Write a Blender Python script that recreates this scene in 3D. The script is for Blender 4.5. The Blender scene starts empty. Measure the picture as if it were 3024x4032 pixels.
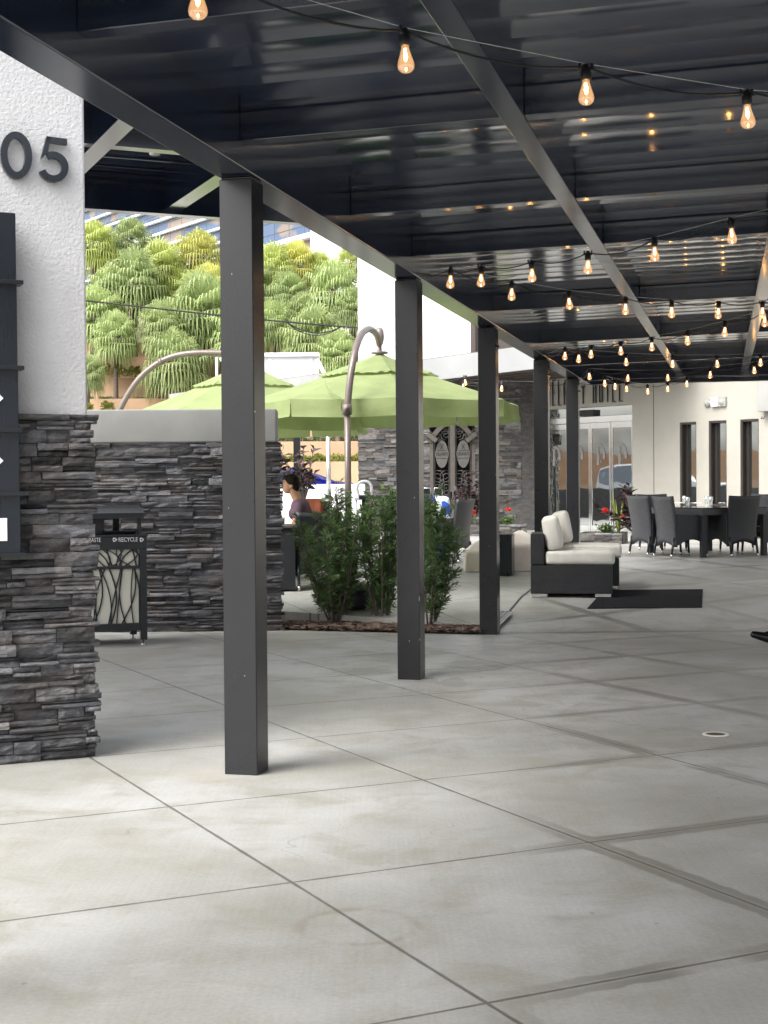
import bpy, bmesh, math, random
from mathutils import Vector, Matrix, noise
R = math.radians
random.seed(7)
scene = bpy.context.scene
col = scene.collection

# ---------------------------------------------------------------- camera
F, PITCH, ROLL, EYE, CX, CY = 5800.0, -.0163, -.0077, 1.5, 1512, 2016
_f = Vector((0, math.cos(PITCH), math.sin(PITCH)))
_u0 = Vector((0, -math.sin(PITCH), math.cos(PITCH)))
_x0 = Vector((1, 0, 0))
CR = math.cos(ROLL) * _x0 + math.sin(ROLL) * _u0
CU = -math.sin(ROLL) * _x0 + math.cos(ROLL) * _u0
cam_d = bpy.data.cameras.new("camera")
cam = bpy.data.objects.new("camera", cam_d)
col.objects.link(cam)
cam.matrix_world = Matrix(((CR.x, CU.x, -_f.x, 0), (CR.y, CU.y, -_f.y, 0), (CR.z, CU.z, -_f.z, EYE), (0, 0, 0, 1)))
cam_d.sensor_fit = 'VERTICAL'
cam_d.sensor_height = 36
cam_d.lens = 36 * F / 4032
cam_d.clip_end = 2000
cam_d.clip_start = .05
scene.camera = cam

# ---------------------------------------------------------------- world, sun, exposure
SUN_EL, SUN_AZ = R(50), R(-130)         # azimuth from +Y towards +X : light comes from behind and to the left
w = bpy.data.worlds.new("World")
scene.world = w
w.use_nodes = True
nt = w.node_tree
sky = nt.nodes.new('ShaderNodeTexSky')
sky.sky_type = 'NISHITA'
sky.sun_disc = False
sky.sun_elevation = SUN_EL
sky.sun_rotation = SUN_AZ
sky.air_density = 1.0
sky.dust_density = 6.0
sky.ozone_density = .6
hsv = nt.nodes.new('ShaderNodeHueSaturation')     # an overcast sky: the blue is mostly gone
hsv.inputs['Saturation'].default_value = .22
nt.links.new(sky.outputs[0], hsv.inputs['Color'])
nt.links.new(hsv.outputs[0], nt.nodes['Background'].inputs['Color'])
nt.nodes['Background'].inputs['Strength'].default_value = .15
sd = bpy.data.lights.new("sun", 'SUN')
sd.energy = .5
sd.angle = R(40)
sd.color = (1, .975, .94)
sun = bpy.data.objects.new("sun", sd)
col.objects.link(sun)
_sd = Vector((math.sin(SUN_AZ) * math.cos(SUN_EL), math.cos(SUN_AZ) * math.cos(SUN_EL), math.sin(SUN_EL)))
sun.rotation_euler = _sd.to_track_quat('Z', 'Y').to_euler()
sun.location = (-20, 0, 40)
scene.view_settings.view_transform = 'Standard'
scene.view_settings.look = 'None'
scene.view_settings.exposure = 1.5
scene.view_settings.gamma = 1

# ---------------------------------------------------------------- rays of the photograph (3024 x 4032)
def ray(x, y):
    return CR * ((x - CX) / F) - CU * ((y - CY) / F) + _f
def aty(x, y, Y):
    d = ray(x, y)
    return Vector((0, 0, EYE)) + d * (Y / d.y)
def onz(x, y, z=0):
    d = ray(x, y)
    return Vector((0, 0, EYE)) + d * ((z - EYE) / d.z)
PROF = [(15.1, 0), (17.1, .22), (21.4, .40), (31, .53), (40, .66), (46, .74)]
def zf(Y):
    if Y <= PROF[0][0]: return 0.0
    for (a, za), (b, zb) in zip(PROF, PROF[1:]):
        if Y <= b: return za + (zb - za) * (Y - a) / (b - a)
    return PROF[-1][1]
def onfloor(x, y):
    lo, hi = 3.0, 60.0
    for _ in range(50):
        m = (lo + hi) / 2
        if aty(x, y, m).z > zf(m): lo = m
        else: hi = m
    return aty(x, y, lo)

# ---------------------------------------------------------------- mesh builder
class MB:
    def __init__(s): s.v = []; s.f = []; s.t = []
    def add(s, vs, fs, tone=.5):
        o = len(s.v); s.v += [tuple(v) for v in vs]
        for f in fs:
            s.f.append([i + o for i in f]); s.t.append(tone)
    def quad(s, a, b, c, d, tone=.5): s.add([a, b, c, d], [(0, 1, 2, 3)], tone)
    def box(s, x0, x1, y0, y1, z0, z1, tone=.5, m=None):
        vs = [Vector((x, y, z)) for z in (z0, z1) for y in (y0, y1) for x in (x0, x1)]
        if m: vs = [m @ v for v in vs]
        s.add(vs, [(0, 2, 3, 1), (4, 5, 7, 6), (0, 1, 5, 4), (2, 6, 7, 3), (0, 4, 6, 2), (1, 3, 7, 5)], tone)
    def hexa(s, b, t, tone=.5):
        s.add(list(b) + list(t), [(3, 2, 1, 0), (4, 5, 6, 7), (0, 1, 5, 4), (1, 2, 6, 5), (2, 3, 7, 6), (3, 0, 4, 7)], tone)
    def rbox(s, x0, x1, y0, y1, z0, z1, r=.03, n=3, tone=.5, m=None, puff=0):
        bm = bmesh.new(); bmesh.ops.create_cube(bm, size=1)
        for v in bm.verts:
            v.co = Vector(((x0 + x1) / 2 + v.co.x * (x1 - x0), (y0 + y1) / 2 + v.co.y * (y1 - y0), (z0 + z1) / 2 + v.co.z * (z1 - z0)))
        bmesh.ops.bevel(bm, geom=bm.edges[:], offset=r, segments=n, affect='EDGES', profile=.6)
        if puff:
            bmesh.ops.subdivide_edges(bm, edges=[e for e in bm.edges if e.calc_length() > .2], cuts=5, use_grid_fill=True)
            c = Vector(((x0 + x1) / 2, (y0 + y1) / 2, (z0 + z1) / 2)); h = Vector((x1 - x0, y1 - y0, z1 - z0)) / 2
            for v in bm.verts:
                q = v.co - c; q = Vector((q.x / h.x, q.y / h.y, q.z / h.z))
                for i in range(3):
                    j, k = (i + 1) % 3, (i + 2) % 3
                    if abs(q[i]) > .9: v.co[i] += math.copysign(puff * max(0, 1 - q[j] ** 2) * max(0, 1 - q[k] ** 2), q[i])
                v.co += Vector(noise.noise_vector(v.co * 7)) * .004
        bm.verts.index_update()
        vs = [(m @ v.co if m else v.co.copy()) for v in bm.verts]
        s.add(vs, [[v.index for v in f.verts] for f in bm.faces], tone); bm.free()
    def prism(s, pts, y0, y1, tone=.5, m=None):
        """outline in x,z pulled along y"""
        n = len(pts)
        vs = [Vector((p[0], y0, p[1])) for p in pts] + [Vector((p[0], y1, p[1])) for p in pts]
        if m: vs = [m @ v for v in vs]
        fs = [list(range(n)), list(range(2 * n - 1, n - 1, -1))] + [(i, i + n, (i + 1) % n + n, (i + 1) % n) for i in range(n)]
        s.add(vs, fs, tone)
    def tube(s, pts, r, n=8, tone=.5, cap=True):
        pts = [Vector(p) for p in pts]; rs = r if isinstance(r, (list, tuple)) else [r] * len(pts)
        up = None; rings = []; o = len(s.v)
        for i, p in enumerate(pts):
            t = (pts[min(i + 1, len(pts) - 1)] - pts[max(i - 1, 0)])
            t = t.normalized() if t.length > 1e-9 else Vector((0, 0, 1))
            if up is None: up = t.orthogonal().normalized()
            up = (up - t * up.dot(t)); up = up.normalized() if up.length > 1e-6 else t.orthogonal().normalized()
            b = t.cross(up)
            for k in range(n):
                a = 2 * math.pi * k / n
                s.v.append(tuple(p + (up * math.cos(a) + b * math.sin(a)) * rs[i]))
        for i in range(len(pts) - 1):
            for k in range(n):
                k2 = (k + 1) % n
                s.f.append([o + i * n + k, o + i * n + k2, o + (i + 1) * n + k2, o + (i + 1) * n + k]); s.t.append(tone)
        if cap:
            s.f.append([o + k for k in range(n)][::-1]); s.t.append(tone)
            s.f.append([o + (len(pts) - 1) * n + k for k in range(n)]); s.t.append(tone)
    def lathe(s, prof, n=20, tone=.5, c=(0, 0, 0), m=None):
        o = len(s.v); c = Vector(c)
        for r, z in prof:
            for k in range(n):
                a = 2 * math.pi * k / n
                v = c + Vector((r * math.cos(a), r * math.sin(a), z))
                s.v.append(tuple(m @ v if m else v))
        for i in range(len(prof) - 1):
            for k in range(n):
                k2 = (k + 1) % n
                s.f.append([o + i * n + k, o + i * n + k2, o + (i + 1) * n + k2, o + (i + 1) * n + k]); s.t.append(tone)
    def ball(s, c, r, n=12, tone=.5, m=None):
        if not isinstance(r, (tuple, list)): r = (r, r, r)
        k = n // 2; o = len(s.v); c = Vector(c)
        for i in range(k + 1):
            th = math.pi * i / k
            for j in range(n):
                a = 2 * math.pi * j / n
                v = c + Vector((r[0] * math.sin(th) * math.cos(a), r[1] * math.sin(th) * math.sin(a), r[2] * math.cos(th)))
                s.v.append(tuple(m @ v if m else v))
        for i in range(k):
            for j in range(n):
                j2 = (j + 1) % n
                s.f.append([o + i * n + j, o + (i + 1) * n + j, o + (i + 1) * n + j2, o + i * n + j2]); s.t.append(tone)
    def leaf(s, p, d, nrm, L, W, tone=.5, fold=.0, droop=.0):
        d = d.normalized(); side = d.cross(nrm)
        side = side.normalized() if side.length > 1e-6 else d.orthogonal().normalized()
        up = side.cross(d).normalized()
        m1 = p + d * L * .5 - Vector((0, 0, droop * L * .3)); tip = p + d * L - Vector((0, 0, droop * L))
        a = m1 + side * W / 2 + up * fold * W; b = m1 - side * W / 2 + up * fold * W
        s.add([p, a, tip, b], [(0, 1, 2), (0, 2, 3)], tone)
    def text(s, txt, size, m, ext=.002, spacing=1.0, tone=.5, xs=1.0, fit=None):
        cu = bpy.data.curves.new('t', 'FONT'); cu.body = txt; cu.size = size; cu.extrude = ext; cu.align_x = 'CENTER'; cu.align_y = 'CENTER'
        cu.space_character = spacing; cu.resolution_u = 3
        ob = bpy.data.objects.new('t', cu); col.objects.link(ob)
        dg = bpy.context.evaluated_depsgraph_get(); dg.update()
        me = ob.evaluated_get(dg).to_mesh()
        if fit: wx_ = [v.co.x for v in me.vertices]; xs = fit / (max(wx_) - min(wx_))
        vs = [m @ Vector((v.co.x * xs, v.co.y, v.co.z)) for v in me.vertices]
        s.add(vs, [list(p.vertices) for p in me.polygons], tone)
        ob.evaluated_get(dg).to_mesh_clear(); bpy.data.objects.remove(ob); bpy.data.curves.remove(cu)
    def build(s, name, mat, parent=None, smooth=False, bevel=0):
        me = bpy.data.meshes.new(name); me.from_pydata(s.v, [], s.f)
        at = me.attributes.new('tone', 'FLOAT', 'FACE'); at.data.foreach_set('value', s.t)
        if smooth: me.polygons.foreach_set('use_smooth', [True] * len(me.polygons))
        me.materials.append(mat); me.update()
        ob = bpy.data.objects.new(name, me); col.objects.link(ob)
        if parent is not None: ob.parent = parent
        if bevel:
            b = ob.modifiers.new('b', 'BEVEL'); b.width = bevel; b.segments = 2; b.limit_method = 'ANGLE'; b.angle_limit = R(50)
        return ob

def tag(o, label=None, cat=None, group=None, kind=None):
    if label: o['label'] = label
    if cat: o['category'] = cat
    if group: o['group'] = group
    if kind: o['kind'] = kind
    return o
def thing(name, label, cat, loc=(0, 0, 0), rz=0, group=None):
    o = bpy.data.objects.new(name, None); col.objects.link(o)
    o.location = loc; o.rotation_euler = (0, 0, rz); o.empty_display_size = .2
    return tag(o, label, cat, group)
def dup(o, parent=None, **kw):
    c = o.copy(); col.objects.link(c)
    if parent is not None: c.parent = parent
    for ch in [x for x in col.objects if x.parent == o]: dup(ch, c)
    return c
def copy_thing(o, label, loc, rz=None, scale=None):
    c = dup(o); c['label'] = label; c.location = loc
    if rz is not None: c.rotation_euler = (0, 0, rz)
    if scale: c.scale = (scale,) * 3 if not isinstance(scale, tuple) else scale
    return c

# ---------------------------------------------------------------- materials
def newmat(name):
    m = bpy.data.materials.new(name); m.use_nodes = True
    return m, m.node_tree, m.node_tree.nodes['Principled BSDF']
def N(t, typ, **kw):
    n = t.nodes.new(typ)
    for k, v in kw.items(): setattr(n, k, v)
    return n
def math_(t, op, a, b=None, c=None, clamp=False):
    n = N(t, 'ShaderNodeMath', operation=op, use_clamp=clamp)
    for i, x in enumerate((a, b, c)):
        if x is None: continue
        if isinstance(x, (int, float)): n.inputs[i].default_value = x
        else: t.links.new(x, n.inputs[i])
    return n.outputs[0]
def maprange(t, v, a, b, c=0, d=1, smooth=True):
    n = N(t, 'ShaderNodeMapRange', interpolation_type='SMOOTHSTEP' if smooth else 'LINEAR')
    t.links.new(v, n.inputs[0])
    for i, x in enumerate((a, b, c, d)): n.inputs[i + 1].default_value = x
    return n.outputs[0]
def mixc(t, f, a, b, mode='MIX'):
    n = N(t, 'ShaderNodeMix', data_type='RGBA', blend_type=mode)
    for s_, x in ((n.inputs[0], f), (n.inputs[6], a), (n.inputs[7], b)):
        if isinstance(x, (int, float)): s_.default_value = x
        elif isinstance(x, tuple): s_.default_value = (*x, 1) if len(x) == 3 else x
        else: t.links.new(x, s_)
    return n.outputs[2]
def noise_(t, scale, detail=4, rough=.55, vec=None, dist=0):
    n = N(t, 'ShaderNodeTexNoise'); n.inputs['Scale'].default_value = scale; n.inputs['Detail'].default_value = detail
    n.inputs['Roughness'].default_value = rough; n.inputs['Distortion'].default_value = dist
    if vec is not None: t.links.new(vec, n.inputs['Vector'])
    return n.outputs['Fac']
def objco(t, scale=None, rot=None):
    c = N(t, 'ShaderNodeTexCoord').outputs['Object']
    if scale or rot:
        mp = N(t, 'ShaderNodeMapping'); t.links.new(c, mp.inputs[0])
        if scale: mp.inputs['Scale'].default_value = scale
        if rot: mp.inputs['Rotation'].default_value = rot
        c = mp.outputs[0]
    return c
def bump(t, h, strength, dist, bsdf):
    b = N(t, 'ShaderNodeBump'); b.inputs['Strength'].default_value = strength; b.inputs['Distance'].default_value = dist
    t.links.new(h, b.inputs['Height']); t.links.new(b.outputs[0], bsdf.inputs['Normal'])
def plain(name, c, rough=.5, metal=0, var=.12, scale=6, bmp=0, bscale=120, spec=.5, tonevar=0, streak=None, bdist=.004):
    """base colour varied by two noises and (optionally) by the face's own tone"""
    m, t, b = newmat(name)
    co = objco(t, streak)
    n = noise_(t, scale, 5, .6, co)
    lo = tuple(x * (1 - var) for x in c); hi = tuple(min(1, x * (1 + var)) for x in c)
    cc = mixc(t, maprange(t, n, .3, .7), lo, hi)
    if tonevar:
        a = N(t, 'ShaderNodeAttribute', attribute_name='tone')
        k = maprange(t, a.outputs['Fac'], 0, 1, 1 - tonevar, 1 + tonevar, False)
        h = N(t, 'ShaderNodeHueSaturation'); t.links.new(cc, h.inputs['Color']); t.links.new(k, h.inputs['Value']); cc = h.outputs[0]
    t.links.new(cc, b.inputs['Base Color'])
    b.inputs['Roughness'].default_value = rough; b.inputs['Metallic'].default_value = metal
    b.inputs['Specular IOR Level'].default_value = spec
    rv = .06 if rough > .45 else .012
    r = maprange(t, noise_(t, scale * 2.3, 3, .6, co), .3, .7, max(.02, rough - rv), min(1, rough + rv))
    t.links.new(r, b.inputs['Roughness'])
    if bmp: bump(t, noise_(t, bscale, 4, .6, objco(t)), bmp, bdist, b)
    return m
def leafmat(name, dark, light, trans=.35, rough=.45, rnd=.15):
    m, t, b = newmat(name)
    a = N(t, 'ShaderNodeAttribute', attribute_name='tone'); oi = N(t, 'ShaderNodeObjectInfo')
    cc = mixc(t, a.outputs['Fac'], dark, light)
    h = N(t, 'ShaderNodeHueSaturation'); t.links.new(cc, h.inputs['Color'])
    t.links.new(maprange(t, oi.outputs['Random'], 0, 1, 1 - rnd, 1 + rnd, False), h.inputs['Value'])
    t.links.new(h.outputs[0], b.inputs['Base Color']); b.inputs['Roughness'].default_value = rough
    tr = N(t, 'ShaderNodeBsdfTranslucent'); t.links.new(h.outputs[0], tr.inputs[0])
    mx = N(t, 'ShaderNodeMixShader'); mx.inputs[0].default_value = trans
    t.links.new(b.outputs[0], mx.inputs[1]); t.links.new(tr.outputs[0], mx.inputs[2])
    t.links.new(mx.outputs[0], t.nodes['Material Output'].inputs[0])
    return m
def clothmat(name, c, trans=.3, rough=.8):
    m, t, b = newmat(name)
    n = noise_(t, 3, 5, .6, objco(t))
    cc = mixc(t, maprange(t, n, .3, .7), tuple(x * .9 for x in c), tuple(min(1, x * 1.08) for x in c))
    t.links.new(cc, b.inputs['Base Color']); b.inputs['Roughness'].default_value = rough
    bump(t, math_(t, 'ADD', math_(t, 'MULTIPLY', noise_(t, 300, 2, .5, objco(t)), .06), noise_(t, 5, 4, .6, objco(t), .8)), .45, .02, b)
    tr = N(t, 'ShaderNodeBsdfTranslucent'); t.links.new(cc, tr.inputs[0])
    mx = N(t, 'ShaderNodeMixShader'); mx.inputs[0].default_value = trans
    t.links.new(b.outputs[0], mx.inputs[1]); t.links.new(tr.outputs[0], mx.inputs[2])
    t.links.new(mx.outputs[0], t.nodes['Material Output'].inputs[0])
    return m
def weave(name, dark, light, scale=70, rough=.42):
    m, t, b = newmat(name)
    co = objco(t)
    ck = N(t, 'ShaderNodeTexChecker'); ck.inputs['Scale'].default_value = scale; t.links.new(co, ck.inputs[0])
    wv = N(t, 'ShaderNodeTexWave', wave_type='BANDS', bands_direction='DIAGONAL'); wv.inputs['Scale'].default_value = scale * .35; t.links.new(co, wv.inputs[0])
    k = math_(t, 'MULTIPLY_ADD', ck.outputs['Fac'], .5, math_(t, 'MULTIPLY', wv.outputs['Fac'], .5))
    k = math_(t, 'MULTIPLY', k, maprange(t, noise_(t, 25, 3, .6, co), .25, .75, .6, 1.1))
    t.links.new(mixc(t, k, dark, light), b.inputs['Base Color']); b.inputs['Roughness'].default_value = rough
    bump(t, k, .5, .004, b)
    return m
def glassy(name, tint, mirror=.5, rough=.02):
    """window glass: reflects a good part of the place in front of it, dark room behind"""
    m, t, b = newmat(name)
    b.inputs['Base Color'].default_value = (*tint, 1); b.inputs['Roughness'].default_value = .1
    g = N(t, 'ShaderNodeBsdfGlossy'); g.inputs['Roughness'].default_value = rough; g.inputs['Color'].default_value = (.72, .75, .74, 1)
    wv = noise_(t, .9, 2, .5, objco(t))
    bp = N(t, 'ShaderNodeBump'); bp.inputs['Strength'].default_value = .06; bp.inputs['Distance'].default_value = .12
    t.links.new(wv, bp.inputs['Height']); t.links.new(bp.outputs[0], g.inputs['Normal'])
    mx = N(t, 'ShaderNodeMixShader'); mx.inputs[0].default_value = mirror
    t.links.new(b.outputs[0], mx.inputs[1]); t.links.new(g.outputs[0], mx.inputs[2])
    t.links.new(mx.outputs[0], t.nodes['Material Output'].inputs[0])
    return m
def clearglass(name, tint=(1, 1, 1), trans=.8, rough=.03):
    m, t, b = newmat(name)
    tr = N(t, 'ShaderNodeBsdfTransparent'); tr.inputs[0].default_value = (*tint, 1)
    g = N(t, 'ShaderNodeBsdfGlossy'); g.inputs['Roughness'].default_value = rough
    mx = N(t, 'ShaderNodeMixShader'); mx.inputs[0].default_value = 1 - trans
    t.links.new(tr.outputs[0], mx.inputs[1]); t.links.new(g.outputs[0], mx.inputs[2])
    t.links.new(mx.outputs[0], t.nodes['Material Output'].inputs[0])
    return m
def emis(name, c, s):
    m, t, b = newmat(name)
    e = N(t, 'ShaderNodeEmission'); e.inputs[0].default_value = (*c, 1); e.inputs[1].default_value = s
    t.links.new(e.outputs[0], t.nodes['Material Output'].inputs[0])
    return m
def stonemat(name, c, tv=.55, spec=.35):
    m, t, b = newmat(name)
    a = N(t, 'ShaderNodeAttribute', attribute_name='tone')
    co = objco(t, (1, 1, 2.2))
    n = noise_(t, 9, 6, .65, co, .4); n2 = noise_(t, 45, 4, .6, co)
    k = math_(t, 'MULTIPLY', maprange(t, a.outputs['Fac'], 0, 1, 1 - tv, 1 + tv, False), maprange(t, n, .25, .75, .62, 1.4))
    k = math_(t, 'MULTIPLY', k, maprange(t, n2, .3, .7, .85, 1.15))
    warm = mixc(t, maprange(t, noise_(t, 2.2, 3, .6, co), .4, .65), c, (c[0] * 1.12, c[1] * 1.0, c[2] * .88))
    h = N(t, 'ShaderNodeHueSaturation'); t.links.new(warm, h.inputs['Color']); t.links.new(k, h.inputs['Value'])
    t.links.new(h.outputs[0], b.inputs['Base Color']); b.inputs['Roughness'].default_value = .62; b.inputs['Specular IOR Level'].default_value = spec
    bump(t, math_(t, 'ADD', n, math_(t, 'MULTIPLY', n2, .35)), .8, .02, b)
    return m

M = {}
M['deck'] = plain('navy gloss metal', (.007, .016, .040), .13, 0, .15, 1.5, spec=1.0, streak=(1, .25, 1))
M['deck'].node_tree.nodes['Principled BSDF'].inputs['Coat Weight'].default_value = .6; M['deck'].node_tree.nodes['Principled BSDF'].inputs['Coat Roughness'].default_value = .09
M['beam'] = plain('navy beam paint', (.005, .011, .027), .17, 0, .12, 2.5, spec=.9)
M['post'] = plain('charcoal post paint', (.012, .0125, .015), .24, 0, .08, 3, spec=.45)
M['stucco'] = plain('white rough stucco', (.50, .50, .51), .9, 0, .07, 2, 1.0, 48, spec=.2, bdist=.0075)
M['cream'] = plain('cream smooth stucco', (.36, .345, .305), .85, 0, .05, 1.2, .3, 160, spec=.2)
M['white'] = plain('white smooth render', (.82, .82, .82), .8, 0, .03, .7, .15, 90, spec=.2)
M['cap'] = plain('grey painted coping', (.30, .303, .29), .8, 0, .07, 2, .25, 120, spec=.25)
M['tan'] = plain('tan render', (.50, .335, .215), .85, 0, .06, 1.1, .3, 60, spec=.2)
M['stone'] = stonemat('dark ledge stone', (.094, .096, .105), .85)
M['stone_grey'] = stonemat('grey ledge stone', (.10, .099, .10), .8)
M['black'] = plain('black satin metal', (.012, .014, .018), .3, 0, .2, 4, .05, 200)
M['blackpl'] = plain('black plastic', (.01, .01, .012), .5, 0, .2, 5)
M['sign'] = plain('dark blue sign panel', (.011, .015, .021), .28, 0, .15, 2, streak=(3, 3, .4))
M['bronze'] = plain('brown bronze pole', (.19, .155, .14), .34, .25, .12, 5)
M['green'] = clothmat('lime umbrella canvas', (.33, .40, .175), .36)
M['cush'] = clothmat('cream cushion fabric', (.78, .755, .69), .04)
M['cover'] = clothmat('pale beige cover cloth', (.64, .57, .51), .06)
M['wick'] = weave('black wicker', (.004, .005, .007), (.018, .020, .025))
M['wickg'] = weave('grey wicker', (.022, .023, .027), (.085, .087, .097))
M['silver'] = plain('brushed silver metal', (.62, .62, .60), .25, .9, .08, 20)
M['whitemetal'] = plain('white painted metal', (.80, .81, .83), .5, 0, .04, 1.5)
M['greymetal'] = plain('grey metal fascia', (.36, .37, .37), .38, .3, .08, 1, streak=(1, .4, 1))
M['mat'] = plain('charcoal door mat', (.022, .022, .025), .95, 0, .35, 60, 1, 300, spec=.1)
M['panelbin'] = plain('beige bin liner panel', (.62, .61, .53), .6, 0, .05, 2)
M['lettering'] = plain('white lettering', (.85, .85, .85), .6, 0, .02, 5)
M['gateframe'] = plain('taupe gate frame', (.085, .074, .064), .5, 0, .12, 5)
M['iron'] = plain('wrought iron', (.05, .047, .043), .4, .3, .2, 12)
M['ironlight'] = plain('pewter plate', (.10, .096, .087), .5, .2, .1, 6)
M['chrome'] = plain('polished aluminium', (.75, .76, .75), .09, 1, .04, 3)
M['glass'] = glassy('door glass', (.012, .014, .014), .62)
M['winglass'] = glassy('window glass', (.03, .035, .035), .72)
M['bluglass'] = glassy('office glass', (.05, .075, .13), .3, .05)
M['frame'] = plain('dark bronze window frame', (.025, .02, .018), .4, 0, .15, 8)
M['bark'] = plain('grey palm bark', (.15, .12, .10), .9, 0, .3, 9, .8, 40, streak=(1, 1, 5), spec=.15)
M['palm'] = leafmat('palm leaf green', (.13, .20, .065), (.47, .56, .24), .42)
M['palml'] = leafmat('palm leaf lime', (.20, .27, .06), (.56, .62, .20), .42)
M['palmy'] = leafmat('palm leaf golden', (.32, .32, .07), (.66, .66, .20), .42)
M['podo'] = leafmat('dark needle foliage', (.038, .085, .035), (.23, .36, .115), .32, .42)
M['croton'] = leafmat('dark red foliage', (.012, .009, .010), (.07, .03, .035), .12, .3)
M['bushy'] = leafmat('yellow green foliage', (.10, .13, .02), (.38, .40, .09), .3)
M['grassy'] = leafmat('strappy green foliage', (.03, .06, .025), (.12, .19, .08), .25)
M['bedleaf'] = leafmat('bedding foliage', (.03, .06, .018), (.13, .2, .05), .25)
M['redfl'] = leafmat('red petals', (.45, .012, .015), (.75, .06, .03), .2)
M['mulch'] = plain('bark chips', (.12, .085, .066), .9, 0, .3, 20, 0, tonevar=.75, spec=.15)
M['soil'] = plain('dark mulch bed', (.03, .02, .015), .95, 0, .3, 10, .8, 60)
M['bulb'] = clearglass('amber bulb glass', (1, .84, .62), .80)
_t = M['bulb'].node_tree; _e = N(_t, 'ShaderNodeEmission'); _e.inputs[0].default_value = (1, .56, .27, 1); _e.inputs[1].default_value = .13
_a = N(_t, 'ShaderNodeAddShader'); _o = _t.nodes['Material Output'].inputs[0]; _t.links.new(_o.links[0].from_socket, _a.inputs[0]); _t.links.new(_e.outputs[0], _a.inputs[1]); _t.links.new(_a.outputs[0], _o)
M['glow'] = emis('hot filament', (1, .56, .2), 20)
M['skin'] = plain('skin', (.42, .22, .13), .5, 0, .08, 8)
M['hair'] = plain('dark brown hair', (.010, .007, .005), .7, 0, .5, 60, .8, 120, streak=(1, 1, .2), spec=.15)
M['shirt'] = clothmat('mauve jersey', (.13, .075, .115), .03)
M['trouser'] = clothmat('dark trousers', (.015, .016, .022), .02)
M['shoe'] = plain('black shoe leather', (.006, .006, .009), .22, 0, .2, 12)
M['blue'] = plain('bright blue car paint', (.02, .035, .62), .2, 0, .05, 1, spec=.6)
M['wcar'] = plain('white car paint', (.75, .76, .78), .2, 0, .03, 1, spec=.6)
M['tyre'] = plain('tyre rubber', (.012, .012, .012), .8, 0, .2, 8)
M['lampred'] = plain('red lamp lens', (.55, .015, .02), .2, 0, .05, 3)
M['orange'] = clothmat('coral towel', (.60, .16, .10), .05)
M['napkin'] = clothmat('white napkin', (.75, .75, .73), .08)
M['tumbler'] = clearglass('drinking glass', (.94, .97, .97), .62, .05)
M['beige'] = plain('office tan stone', (.42, .34, .27), .8, 0, .06, .5)
M['soffit'] = plain('brown soffit metal', (.11, .09, .08), .45, .2, .1, .8)
M['asphalt'] = plain('asphalt', (.06, .06, .06), .9, 0, .2, 3, .5, 80)
M['cable'] = plain('black cable', (.008, .008, .009), .6, 0, .1, 4)
M['earth'] = plain('planted slope', (.10, .085, .05), .95, 0, .35, 1.5, .6, 8)

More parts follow.
